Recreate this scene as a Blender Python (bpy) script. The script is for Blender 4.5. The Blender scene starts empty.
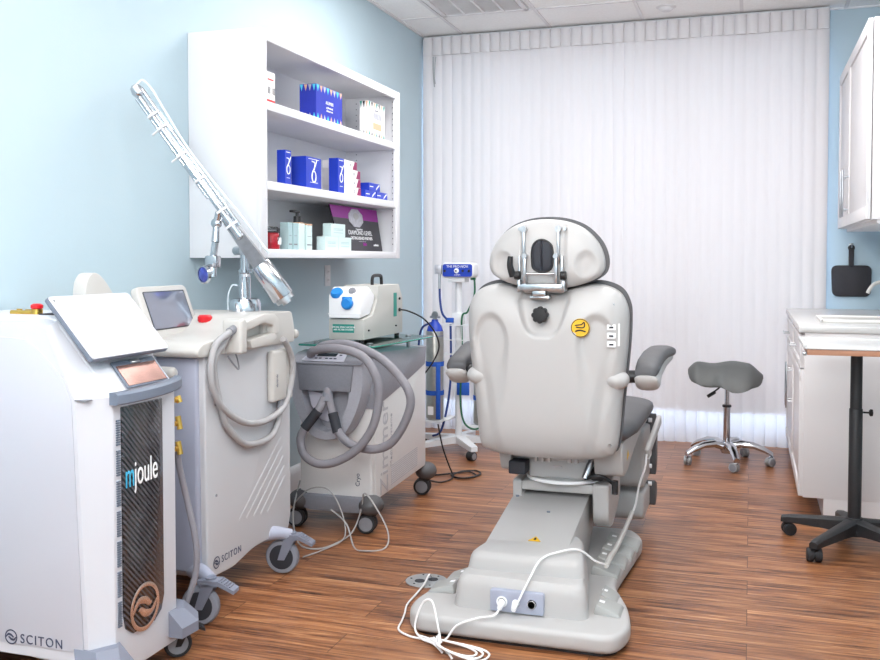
import bpy, bmesh, math, random
from math import sin, cos, pi, radians, sqrt, atan2
from mathutils import Vector, Matrix
random.seed(7)
SC = bpy.context.scene
COL = SC.collection

# ------------------------------------------------------------------ camera
cd = bpy.data.cameras.new('camera'); cam = bpy.data.objects.new('camera', cd); COL.objects.link(cam)
cd.sensor_width = 36.0; cd.lens = 956.0 / 880 * 36
cd.shift_y = -36.8 / 880
cam.location = (0, 0, 1.2); cam.rotation_euler = (radians(88), 0, radians(18))
cd.clip_start = 0.05
SC.camera = cam

# ------------------------------------------------------------------ world, lights, exposure
w = bpy.data.worlds.new('daylight'); SC.world = w; w.use_nodes = True
w.node_tree.nodes['Background'].inputs[0].default_value = (0.88, 0.94, 1.0, 1)
w.node_tree.nodes['Background'].inputs[1].default_value = 5.0
def area(name, loc, rot, sx, sy, power, col=(1, 1, 1), spread=180):
    l = bpy.data.lights.new(name, 'AREA'); l.shape = 'RECTANGLE'; l.size = sx; l.size_y = sy
    l.energy = power; l.color = col; l.spread = radians(spread)
    o = bpy.data.objects.new(name, l); COL.objects.link(o); o.location = loc; o.rotation_euler = rot
    return o
for px_, py_, pw_ in ((-1.30, 4.62, 15.5), (-0.05, 4.3, 13.5), (-1.30, 2.2, 3.5), (0.10, 2.2, 8), (-0.60, 0.0, 12)):
    area('ceiling_panel_light', (px_, py_, 2.768), (0, 0, 0), 0.6, 1.2, pw_, (1, 0.985, 0.97))
area('added_ceiling_fill', (-0.5, -0.6, 1.9), (radians(155), 0, 0), 0.9, 0.9, 84, (1, 0.985, 0.97))  # unseen upward fill light, added to brighten the ceiling and the room
SC.view_settings.view_transform = 'Standard'; SC.view_settings.look = 'None'
SC.view_settings.gamma = 1.0; SC.view_settings.use_curve_mapping = False
SC.view_settings.exposure = 1.03

# ------------------------------------------------------------------ materials
def lin(h):
    h = h.lstrip('#'); v = [int(h[i:i+2], 16) / 255 for i in (0, 2, 4)]
    return tuple(x / 12.92 if x <= 0.04045 else ((x + 0.055) / 1.055) ** 2.4 for x in v)
def mat(name, hexcol, rough=0.5, metal=0.0, var=0.04, scale=8.0, bump=0.0, bscale=200.0, coat=0.0, trans=0.0, emit=0.0):
    m = bpy.data.materials.new(name); m.use_nodes = True
    nt = m.node_tree; b = nt.nodes['Principled BSDF']; c = lin(hexcol)
    b.inputs['Roughness'].default_value = rough; b.inputs['Metallic'].default_value = metal
    b.inputs['Coat Weight'].default_value = coat; b.inputs['Transmission Weight'].default_value = trans
    tc = nt.nodes.new('ShaderNodeTexCoord')
    n = nt.nodes.new('ShaderNodeTexNoise'); n.inputs['Scale'].default_value = scale; n.inputs['Detail'].default_value = 4
    r = nt.nodes.new('ShaderNodeValToRGB')
    r.color_ramp.elements[0].position = 0.3; r.color_ramp.elements[1].position = 0.7
    r.color_ramp.elements[0].color = tuple(x * (1 - var) for x in c) + (1,)
    r.color_ramp.elements[1].color = tuple(min(1, x * (1 + var)) for x in c) + (1,)
    nt.links.new(tc.outputs['Object'], n.inputs['Vector']); nt.links.new(n.outputs['Fac'], r.inputs['Fac'])
    nt.links.new(r.outputs['Color'], b.inputs['Base Color'])
    if bump:
        n2 = nt.nodes.new('ShaderNodeTexNoise'); n2.inputs['Scale'].default_value = bscale
        bp = nt.nodes.new('ShaderNodeBump'); bp.inputs['Strength'].default_value = bump; bp.inputs['Distance'].default_value = 0.002
        nt.links.new(tc.outputs['Object'], n2.inputs['Vector']); nt.links.new(n2.outputs['Fac'], bp.inputs['Height'])
        nt.links.new(bp.outputs['Normal'], b.inputs['Normal'])
    if emit:
        b.inputs['Emission Color'].default_value = c + (1,); b.inputs['Emission Strength'].default_value = emit
    return m
M = dict(
    wall=mat('wall_paint', '#bacdd6', 0.75, var=0.015, scale=3, bump=0.12, bscale=120),
    ceil=mat('ceiling_tile', '#f9f7f6', 0.9, var=0.03, scale=60, bump=0.3, bscale=300),
    grid=mat('ceiling_grid', '#e4e1e2', 0.6),
    trim=mat('trim_white', '#dfe1e5', 0.45, var=0.01),
    lacq=mat('white_lacquer', '#e2e2e6', 0.35, var=0.01, scale=2),
    cabw=mat('cabinet_white', '#e3dfe0', 0.4, var=0.012, scale=2),
    counter=mat('counter_quartz', '#cfcdcc', 0.25, var=0.02, scale=40),
    dev=mat('device_white', '#cfd0d7', 0.38, var=0.01, scale=2),
    devs=mat('device_white_side', '#c3c5cf', 0.42, var=0.01, scale=2),
    cream=mat('device_cream', '#c6c3bf', 0.4, var=0.01, scale=2),
    jbody=mat('device_pearl', '#c6c6ca', 0.45, var=0.012, scale=3),
    blueg=mat('blue_grey_plastic', '#a9adbf', 0.5, var=0.02, scale=4),
    dgrey=mat('slate_plastic', '#6f7888', 0.42, var=0.03),
    bump=mat('bumper_grey', '#7e8291', 0.5, var=0.02),
    chair=mat('chair_shell', '#b7b4b3', 0.42, var=0.012, scale=3),
    chairg=mat('chair_grey_plastic', '#b9b8b8', 0.5, var=0.02, scale=5),
    pad=mat('grey_vinyl', '#545356', 0.55, var=0.05, scale=20, bump=0.25, bscale=300),
    stoolv=mat('stool_vinyl', '#585a5a', 0.5, var=0.04, scale=20, bump=0.2, bscale=400),
    pedal=mat('pedal_grey', '#a3a3a1', 0.5, var=0.02),
    black=mat('black_plastic', '#1b1b1e', 0.45, var=0.1, scale=30),
    blackt=mat('black_powder_coat', '#2a2b2e', 0.5, var=0.12, scale=150, bump=0.3, bscale=500),
    rubber=mat('rubber_black', '#26262a', 0.7, var=0.1),
    hub=mat('wheel_hub_grey', '#84858c', 0.45, var=0.03),
    wheelg=mat('wheel_tread_grey', '#8a8d98', 0.6, var=0.03),
    hose=mat('hose_grey', '#86838a', 0.55, var=0.04, scale=30),
    hosel=mat('hose_light_grey', '#a9a7a9', 0.5, var=0.03, scale=30),
    zgrey=mat('device_mid_grey', '#8f8f98', 0.5, var=0.05, scale=120),
    zband=mat('device_band_grey', '#7e7f88', 0.5, var=0.05, scale=120),
    zwhite=mat('zimmer_white', '#dad8d8', 0.45, var=0.01, scale=3),
    panelw=mat('panel_lilac', '#d3d2df', 0.4, var=0.02),
    chrome=mat('chrome', '#c6c8cd', 0.12, 1.0, var=0.02),
    steel=mat('brushed_steel', '#b9bcc0', 0.28, 1.0, var=0.08, scale=60),
    alu=mat('cylinder_aluminium', '#b4b2ac', 0.38, 1.0, var=0.1, scale=30),
    gold=mat('brass', '#d9b25c', 0.3, 1.0, var=0.1, scale=30),
    red=mat('red_plastic', '#d31320', 0.35, var=0.04),
    bluep=mat('blue_plastic', '#1f84d6', 0.4, var=0.04),
    bluem=mat('royal_blue_panel', '#1c3fae', 0.4, var=0.05),
    bluestrap=mat('blue_strap', '#1f57b8', 0.7, var=0.08, scale=60),
    bluehose=mat('blue_hose', '#17367c', 0.5, var=0.05),
    greenhose=mat('green_hose', '#0d5b3c', 0.5, var=0.05),
    teal=mat('teal_label', '#15857a', 0.5, var=0.04),
    cable=mat('white_cable', '#f0eeee', 0.45, var=0.02),
    gcable=mat('grey_cable', '#a9a6a6', 0.45, var=0.02),
    boxblue=mat('carton_royal_blue', '#2433a8', 0.45, var=0.05, scale=30),
    boxzo=mat('carton_bright_blue', '#1737b4', 0.4, var=0.04, scale=30),
    boxwhite=mat('carton_white', '#eeeaea', 0.5, var=0.02),
    boxteal=mat('carton_pale_teal', '#cfe3e3', 0.5, var=0.02),
    boxteald=mat('carton_grey_teal', '#a5c0c4', 0.5, var=0.03),
    magenta=mat('magenta_print', '#a2189c', 0.4, var=0.04),
    wine=mat('wine_print', '#8a1a55', 0.4, var=0.04),
    darkcard=mat('plaque_black', '#26242d', 0.35, var=0.05),
    silver=mat('silver_foil', '#c3c4cc', 0.35, 0.4, var=0.15, scale=60),
    beige=mat('beige_print', '#d8ad8d', 0.5, var=0.05),
    cyan=mat('cyan_print', '#56c9e6', 0.45, var=0.05),
    wood=mat('edge_wood', '#b78468', 0.5, var=0.08, scale=30),
    paper=mat('paper_white', '#f3efec', 0.6, var=0.02),
    yellow=mat('warning_yellow', '#e8b62c', 0.5, var=0.04),
    logo=mat('print_slate', '#3f4660', 0.5, var=0.03),
    white=mat('print_white', '#f4f4f6', 0.5, var=0.01),
    ltgrey=mat('print_grey', '#b7b5ba', 0.5, var=0.02),
    cyanp=mat('print_cyan', '#45b7e0', 0.5, var=0.02),
    lens=mat('lens_violet', '#5660b8', 0.08, 0.7, var=0.35, scale=60),
    copper=mat('rose_plate', '#b48f86', 0.22, 0.9, var=0.15, scale=14),
    screen=mat('screen_painted_reflection', '#c9cfda', 0.06, 0.0, var=0.01, coat=1.0),  # pale base colour stands in for the ceiling reflected in dark glass
    screend=mat('reflection_lightened_screen', '#8f93a2', 0.16, 0.55, var=0.05, scale=3, coat=1.0),  # base lightened to imitate wall and ceiling reflections in the glass
    lcd=mat('lcd_dark', '#3a4048', 0.2, var=0.1),
    outletg=mat('floor_box_grey', '#9ea0a2', 0.4, 0.3, var=0.04),
    slot=mat('dark_slot', '#2e3038', 0.7, var=0.1),
    mirror=mat('black_textured', '#2a272c', 0.6, var=0.25, scale=220, bump=0.5, bscale=400),
    jam=mat('red_contents', '#a20c22', 0.3, var=0.3, scale=90),
    glassy=mat('clear_tube', '#dfe8ee', 0.15, 0.1, var=0.02),
)
def glass_mat(name, hexcol, fac=0.12, rough=0.03):
    m = bpy.data.materials.new(name); m.use_nodes = True; nt = m.node_tree
    for n in list(nt.nodes): nt.nodes.remove(n)
    o = nt.nodes.new('ShaderNodeOutputMaterial'); t = nt.nodes.new('ShaderNodeBsdfTransparent'); g = nt.nodes.new('ShaderNodeBsdfGlossy')
    t.inputs[0].default_value = lin(hexcol) + (1,); g.inputs['Roughness'].default_value = rough
    f = nt.nodes.new('ShaderNodeFresnel'); f.inputs[0].default_value = 1.45
    a = nt.nodes.new('ShaderNodeMath'); a.operation = 'ADD'; a.inputs[1].default_value = fac
    mx = nt.nodes.new('ShaderNodeMixShader')
    nt.links.new(f.outputs[0], a.inputs[0]); nt.links.new(a.outputs[0], mx.inputs[0])
    nt.links.new(t.outputs[0], mx.inputs[1]); nt.links.new(g.outputs[0], mx.inputs[2]); nt.links.new(mx.outputs[0], o.inputs[0])
    return m
M['pane'] = glass_mat('window_glass', '#eef6ff', 0.02)
M['gshelf'] = glass_mat('shelf_glass', '#b9dcd8', 0.10)
M['gedge'] = mat('glass_edge_green', '#2f8577', 0.15, var=0.05)
M['jarglass'] = glass_mat('jar_glass', '#f4f4f4', 0.05)

def fabric_mat(name, hexcol, trans):
    m = bpy.data.materials.new(name); m.use_nodes = True; nt = m.node_tree
    for n in list(nt.nodes): nt.nodes.remove(n)
    o = nt.nodes.new('ShaderNodeOutputMaterial'); d = nt.nodes.new('ShaderNodeBsdfDiffuse'); t = nt.nodes.new('ShaderNodeBsdfTranslucent')
    mx = nt.nodes.new('ShaderNodeMixShader'); mx.inputs[0].default_value = trans
    tc = nt.nodes.new('ShaderNodeTexCoord'); mp = nt.nodes.new('ShaderNodeMapping'); mp.inputs['Scale'].default_value = (22, 22, 1.2)
    n = nt.nodes.new('ShaderNodeTexNoise'); n.inputs['Scale'].default_value = 3; n.inputs['Detail'].default_value = 5
    r = nt.nodes.new('ShaderNodeValToRGB'); c = lin(hexcol)
    r.color_ramp.elements[0].color = tuple(x * 0.975 for x in c) + (1,); r.color_ramp.elements[1].color = tuple(min(1, x * 1.02) for x in c) + (1,)
    nt.links.new(tc.outputs['Object'], mp.inputs[0]); nt.links.new(mp.outputs[0], n.inputs['Vector']); nt.links.new(n.outputs['Fac'], r.inputs[0])
    for s in (d, t): nt.links.new(r.outputs[0], s.inputs[0])
    nt.links.new(d.outputs[0], mx.inputs[1]); nt.links.new(t.outputs[0], mx.inputs[2]); nt.links.new(mx.outputs[0], o.inputs[0])
    return m
M['sheer'] = fabric_mat('blind_fabric', '#e3e0e3', 0.03)
M['hem'] = fabric_mat('blind_hem_fabric', '#e9e9ee', 0.22)

def floor_mat():
    m = bpy.data.materials.new('plank_floor'); m.use_nodes = True; nt = m.node_tree; L = nt.links.new
    b = nt.nodes['Principled BSDF']
    tc = nt.nodes.new('ShaderNodeTexCoord')
    br = nt.nodes.new('ShaderNodeTexBrick'); br.offset = 0.37; br.inputs['Scale'].default_value = 1.0
    br.inputs['Brick Width'].default_value = 1.22; br.inputs['Row Height'].default_value = 0.155
    br.inputs['Mortar Size'].default_value = 0.0012; br.inputs['Mortar Smooth'].default_value = 0.1
    br.inputs['Color1'].default_value = (0, 0, 0, 1); br.inputs['Color2'].default_value = (1, 1, 1, 1); br.inputs['Mortar'].default_value = (0.5, 0.5, 0.5, 1)
    L(tc.outputs['Object'], br.inputs['Vector'])
    # shift the grain plank by plank
    mul = nt.nodes.new('ShaderNodeVectorMath'); mul.operation = 'MULTIPLY'; mul.inputs[1].default_value = (9.7, 5.3, 7.1)
    add = nt.nodes.new('ShaderNodeVectorMath'); add.operation = 'ADD'
    L(br.outputs['Color'], mul.inputs[0]); L(tc.outputs['Object'], add.inputs[0]); L(mul.outputs[0], add.inputs[1])
    def noise(sc, scale, det, dist, rough=0.6):
        mp = nt.nodes.new('ShaderNodeMapping'); mp.inputs['Scale'].default_value = sc
        n = nt.nodes.new('ShaderNodeTexNoise'); n.inputs['Scale'].default_value = scale; n.inputs['Detail'].default_value = det
        n.inputs['Distortion'].default_value = dist; n.inputs['Roughness'].default_value = rough
        L(add.outputs[0], mp.inputs[0]); L(mp.outputs[0], n.inputs['Vector']); return n
    n1 = noise((1.0, 9.0, 1), 2.0, 6, 1.4); n2 = noise((2.2, 60.0, 1), 2.0, 5, 0.4); n3 = noise((0.8, 22.0, 1), 1.6, 4, 2.2)
    r = nt.nodes.new('ShaderNodeValToRGB'); e = r.color_ramp.elements
    e[0].position = 0.39; e[0].color = lin('#351e13') + (1,); e[1].position = 0.64; e[1].color = lin('#c99467') + (1,)
    x = e.new(0.46); x.color = lin('#7c4c30') + (1,); x = e.new(0.55); x.color = lin('#a56f48') + (1,)
    m1 = nt.nodes.new('ShaderNodeMix'); m1.data_type = 'FLOAT'; m1.inputs[0].default_value = 0.35
    L(n1.outputs['Fac'], m1.inputs[2]); L(n2.outputs['Fac'], m1.inputs[3])
    m2 = nt.nodes.new('ShaderNodeMix'); m2.data_type = 'FLOAT'; m2.inputs[0].default_value = 0.4
    L(m1.outputs[0], m2.inputs[2]); L(n3.outputs['Fac'], m2.inputs[3])
    L(m2.outputs[0], r.inputs[0])
    # plank tone
    sep = nt.nodes.new('ShaderNodeSeparateColor'); L(br.outputs['Color'], sep.inputs[0])
    mr = nt.nodes.new('ShaderNodeMapRange'); mr.inputs[3].default_value = 0.86; mr.inputs[4].default_value = 1.12; L(sep.outputs[0], mr.inputs[0])
    vm = nt.nodes.new('ShaderNodeVectorMath'); vm.operation = 'SCALE'; L(r.outputs[0], vm.inputs[0]); L(mr.outputs[0], vm.inputs['Scale'])
    mx = nt.nodes.new('ShaderNodeMix'); mx.data_type = 'RGBA'; L(br.outputs['Fac'], mx.inputs[0]); L(vm.outputs[0], mx.inputs[6]); mx.inputs[7].default_value = lin('#4b2e22') + (1,)
    L(mx.outputs[2], b.inputs['Base Color'])
    b.inputs['Roughness'].default_value = 0.36
    bp = nt.nodes.new('ShaderNodeBump'); bp.inputs['Strength'].default_value = 0.15; bp.inputs['Distance'].default_value = 0.001
    L(n2.outputs['Fac'], bp.inputs['Height']); L(bp.outputs['Normal'], b.inputs['Normal'])
    return m
M['floor'] = floor_mat()

def carbon_mat():
    m = bpy.data.materials.new('carbon_weave'); m.use_nodes = True; nt = m.node_tree; L = nt.links.new
    b = nt.nodes['Principled BSDF']; b.inputs['Roughness'].default_value = 0.25; b.inputs['Coat Weight'].default_value = 0.6
    tc = nt.nodes.new('ShaderNodeTexCoord'); wv = nt.nodes.new('ShaderNodeTexWave'); wv.wave_type = 'BANDS'; wv.bands_direction = 'DIAGONAL'
    wv.inputs['Scale'].default_value = 36; mp = nt.nodes.new('ShaderNodeMapping'); mp.inputs['Scale'].default_value = (0.01, 1.0, 1)
    r = nt.nodes.new('ShaderNodeValToRGB'); r.color_ramp.elements[0].position = 0.45; r.color_ramp.elements[1].position = 0.6
    r.color_ramp.elements[0].color = lin('#17171b') + (1,); r.color_ramp.elements[1].color = lin('#4a474c') + (1,)
    L(tc.outputs['Object'], mp.inputs[0]); L(mp.outputs[0], wv.inputs['Vector']); L(wv.outputs['Fac'], r.inputs[0]); L(r.outputs[0], b.inputs['Base Color'])
    return m
M['carbon'] = carbon_mat()

# ------------------------------------------------------------------ helpers (all shapes are given in room coordinates, metres)
ROOTLOC = {}
def nb(): return bmesh.new()
def thing(name, label, cat, loc, group=None):
    o = bpy.data.objects.new(name, None); COL.objects.link(o); o.location = loc; o.empty_display_size = 0.1
    ROOTLOC[o.name] = Vector(loc); o['label'] = label; o['category'] = cat
    if group: o['group'] = group
    return o
def obj(name, bm, m, parent=None, label=None, cat=None, group=None, kind=None, ang=35, origin=None):
    me = bpy.data.meshes.new(name)
    bmesh.ops.recalc_face_normals(bm, faces=bm.faces)
    bm.to_mesh(me); bm.free()
    o = bpy.data.objects.new(name, me); COL.objects.link(o)
    me.materials.append(m if not isinstance(m, str) else M[m])
    if parent:
        off = ROOTLOC[parent.name]; me.transform(Matrix.Translation(-off)); o.parent = parent; ROOTLOC[o.name] = off
    else:
        off = Vector(origin) if origin else Vector((0, 0, 0)); me.transform(Matrix.Translation(-off)); o.location = off; ROOTLOC[o.name] = off
    me.shade_smooth(); me.set_sharp_from_angle(angle=radians(ang))
    if label: o['label'] = label
    if cat: o['category'] = cat
    if group: o['group'] = group
    if kind: o['kind'] = kind
    return o
def merge(dst, src, mtx=None):
    if mtx is not None: bmesh.ops.transform(src, matrix=mtx, verts=src.verts)
    me = bpy.data.meshes.new('tmp'); src.to_mesh(me); src.free(); dst.from_mesh(me); bpy.data.meshes.remove(me)
def bevel(b, w, seg=2, ang=30):
    es = [e for e in b.edges if len(e.link_faces) == 2 and e.calc_face_angle(0) > radians(ang)]
    if es and w > 0: bmesh.ops.bevel(b, geom=es, offset=w, segments=seg, affect='EDGES', profile=0.5, clamp_overlap=True)
def box(bm, x0, x1, y0, y1, z0, z1, bev=0, seg=2, mtx=None):
    b = nb(); bmesh.ops.create_cube(b, size=1)
    for v in b.verts: v.co = Vector(((x0 + x1) / 2 + v.co.x * (x1 - x0), (y0 + y1) / 2 + v.co.y * (y1 - y0), (z0 + z1) / 2 + v.co.z * (z1 - z0)))
    bevel(b, bev, seg); merge(bm, b, mtx)
AX = {'X': lambda p, a: (a, p[0], p[1]), 'Y': lambda p, a: (p[0], a, p[1]), 'Z': lambda p, a: (p[0], p[1], a)}
def prism(bm, pts, axis, a0, a1, bev=0, seg=2, mtx=None, ang=30):
    b = nb(); f = AX[axis]
    lo = [b.verts.new(f(p, a0)) for p in pts]; hi = [b.verts.new(f(p, a1)) for p in pts]; n = len(pts)
    b.faces.new(lo); b.faces.new(hi[::-1])
    for i in range(n): b.faces.new((lo[i], hi[i], hi[(i+1) % n], lo[(i+1) % n]))
    bmesh.ops.recalc_face_normals(b, faces=b.faces); bevel(b, bev, seg, ang); merge(bm, b, mtx)
def rpoly(pts, r, n=5):
    out = []; N = len(pts)
    for i in range(N):
        p0, p, p1 = Vector(pts[i-1]), Vector(pts[i]), Vector(pts[(i+1) % N]); rr = r[i] if isinstance(r, (list, tuple)) else r
        a, c = (p0 - p), (p1 - p); rr = min(rr, a.length * 0.49, c.length * 0.49)
        if rr < 1e-5: out.append(tuple(p)); continue
        s, e = p + a.normalized() * rr, p + c.normalized() * rr
        for k in range(n + 1):
            t = k / n; q = s * (1 - t) ** 2 + p * 2 * t * (1 - t) + e * t * t; out.append(tuple(q))
    return out
def cyl(bm, p0, p1, r0, r1=None, n=24, bev=0):
    r1 = r0 if r1 is None else r1; p0, p1 = Vector(p0), Vector(p1); d = p1 - p0; b = nb()
    bmesh.ops.create_cone(b, cap_ends=True, segments=n, radius1=r0, radius2=r1, depth=d.length)
    bevel(b, bev, 2, 50)
    merge(bm, b, Matrix.Translation((p0 + p1) / 2) @ d.to_track_quat('Z', 'Y').to_matrix().to_4x4())
def lathe(bm, prof, org, d=(0, 0, 1), n=32):
    b = nb(); rings = []
    for r, z in prof:
        if r < 1e-5: rings.append([b.verts.new((0, 0, z))])
        else: rings.append([b.verts.new((r * cos(2 * pi * k / n), r * sin(2 * pi * k / n), z)) for k in range(n)])
    for a, c in zip(rings, rings[1:]):
        for k in range(n):
            k2 = (k + 1) % n
            if len(a) == 1 and len(c) == 1: continue
            if len(a) == 1: b.faces.new((a[0], c[k], c[k2]))
            elif len(c) == 1: b.faces.new((a[k], a[k2], c[0]))
            else: b.faces.new((a[k], a[k2], c[k2], c[k]))
    for rg in (rings[0], rings[-1]):
        if len(rg) > 1: b.faces.new(rg)
    bmesh.ops.recalc_face_normals(b, faces=b.faces)
    merge(bm, b, Matrix.Translation(Vector(org)) @ Vector(d).normalized().to_track_quat('Z', 'Y').to_matrix().to_4x4())
def cr(pts, sub=8, closed=False):
    P = [Vector(p) for p in pts]; n = len(P); out = []
    if n < 3 and not closed: return P
    rng = range(n) if closed else range(n - 1)
    for i in rng:
        if closed: a, b, c, d = P[i-1], P[i], P[(i+1) % n], P[(i+2) % n]
        else: a, b, c, d = P[max(i-1, 0)], P[i], P[i+1], P[min(i+2, n-1)]
        for k in range(sub):
            t = k / sub
            out.append(0.5 * ((2 * b) + (c - a) * t + (2 * a - 5 * b + 4 * c - d) * t * t + (3 * b - a - 3 * c + d) * t ** 3))
    if not closed: out.append(P[-1])
    return out
def tube(bm, pts, r, n=12, sub=8, smooth=True, closed=False, sq=None):
    P = cr(pts, sub, closed) if smooth else [Vector(p) for p in pts]
    N = len(P); rr = r if callable(r) else (lambda t: r); b = nb(); rings = []
    up = None
    for i, p in enumerate(P):
        if closed: t = (P[(i+1) % N] - P[i-1]).normalized()
        else: t = (P[min(i+1, N-1)] - P[max(i-1, 0)]).normalized()
        if up is None: up = t.orthogonal().normalized()
        up = (up - t * up.dot(t)).normalized(); s = t.cross(up); R = rr(i / max(1, N - 1))
        rings.append([b.verts.new(p + (up * cos(2 * pi * k / n) + s * sin(2 * pi * k / n)) * R) for k in range(n)])
    pr = list(zip(rings, rings[1:])) + ([(rings[-1], rings[0])] if closed else [])
    for a, c in pr:
        for k in range(n): b.faces.new((a[k], a[(k+1) % n], c[(k+1) % n], c[k]))
    if not closed: b.faces.new(rings[0]); b.faces.new(rings[-1])
    merge(bm, b)
def loft(bm, rings, cap=True, closed=True):
    b = nb(); R = [[b.verts.new(p) for p in rg] for rg in rings]; n = len(R[0])
    for a, c in zip(R, R[1:]):
        for k in range(n if closed else n - 1): b.faces.new((a[k], a[(k+1) % n], c[(k+1) % n], c[k]))
    if cap: b.faces.new(R[0]); b.faces.new(R[-1])
    bmesh.ops.recalc_face_normals(b, faces=b.faces); merge(bm, b)
def ell(bm, c, rx, ry, rz, n=24, mtx=None):
    b = nb(); bmesh.ops.create_uvsphere(b, u_segments=n, v_segments=n // 2, radius=1)
    m = Matrix.Translation(Vector(c)) @ Matrix.Diagonal((rx, ry, rz, 1))
    merge(bm, b, m if mtx is None else mtx @ m)
def bulge(bm, outline, y0, D, p=4, thick=0.01, disp=None, nr=22, sub=8, ctr=None, sgn=-1):
    """closed outline in (x,z); swells towards -y (sgn -1) from the plane y0; flat behind."""
    O = [(q.x, q.y) for q in cr([(a, c, 0) for a, c in outline], sub, True)]
    cx, cz = ctr or (sum(o[0] for o in O) / len(O), sum(o[1] for o in O) / len(O)); b = nb(); rings = []
    rings.append([b.verts.new((x, y0 - sgn * thick, z)) for x, z in O])
    for i in range(nr):
        s = 1 - (i / nr) ** 1.35
        h = D * sqrt(max(0, 1 - s ** p)); rg = []
        for x, z in O:
            X, Z = cx + s * (x - cx), cz + s * (z - cz); rg.append(b.verts.new((X, y0 + sgn * (h - (disp(X, Z) * min(1, h / D * 1.2) if disp else 0)), Z)))
        rings.append(rg)
    n = len(O)
    for a, c in zip(rings, rings[1:]):
        for k in range(n): b.faces.new((a[k], a[(k+1) % n], c[(k+1) % n], c[k]))
    cv = b.verts.new((cx, y0 + sgn * (D - (disp(cx, cz) if disp else 0)), cz))
    for k in range(n): b.faces.new((rings[-1][k], rings[-1][(k+1) % n], cv))
    b.faces.new(rings[0]); bmesh.ops.recalc_face_normals(b, faces=b.faces); merge(bm, b)
def text(name, body, org, xd, yd, size, m, parent, ext=0.0008, align='LEFT', sx=1.0, space=1.0, mirror=False, label=None):
    cu = bpy.data.curves.new('txt', 'FONT'); cu.body = body; cu.size = size; cu.extrude = ext; cu.align_x = align; cu.space_character = space
    t = bpy.data.objects.new('txt', cu); COL.objects.link(t)
    dg = bpy.context.evaluated_depsgraph_get(); me = bpy.data.meshes.new_from_object(t.evaluated_get(dg))
    b = nb(); b.from_mesh(me); bpy.data.objects.remove(t); bpy.data.curves.remove(cu); bpy.data.meshes.remove(me)
    xd, yd = Vector(xd).normalized(), Vector(yd).normalized(); zd = xd.cross(yd)
    mt = Matrix((tuple(xd * sx) + (0,), tuple(yd) + (0,), tuple(zd) + (0,), (0, 0, 0, 1))).transposed(); mt.translation = Vector(org)
    bmesh.ops.transform(b, matrix=mt, verts=b.verts)
    return obj(name, b, m, parent, label=label)
def frame_mtx(org, xd, yd):
    xd, yd = Vector(xd).normalized(), Vector(yd).normalized(); zd = xd.cross(yd)
    mt = Matrix((tuple(xd) + (0,), tuple(yd) + (0,), tuple(zd) + (0,), (0, 0, 0, 1))).transposed(); mt.translation = Vector(org); return mt
def swirl(bm, org, xd, yd, R):
    """round emblem: a ring with an S sweep inside"""
    b = nb(); tube(b, [(R * cos(a), R * sin(a), 0) for a in [2 * pi * k / 24 for k in range(24)]], R * 0.10, 6, 2, closed=True)
    tube(b, [(-R * .9, -R * .1, 0), (-R * .5, R * .35, 0), (0, R * .3, 0), (R * .35, R * .05, 0), (R * .5, R * .1, 0)], lambda t: R * (0.05 + 0.13 * sin(pi * min(1, t * 1.05 + .02))), 6, 6)
    tube(b, [(R * .9, R * .1, 0), (R * .5, -R * .35, 0), (0, -R * .3, 0), (-R * .35, -R * .05, 0), (-R * .5, -R * .1, 0)], lambda t: R * (0.05 + 0.13 * sin(pi * min(1, t * 1.05 + .02))), 6, 6)
    bmesh.ops.transform(b, matrix=Matrix.Diagonal((1, 1, 0.12, 1)), verts=b.verts)
    merge(bm, b, frame_mtx(org, xd, yd))
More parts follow.
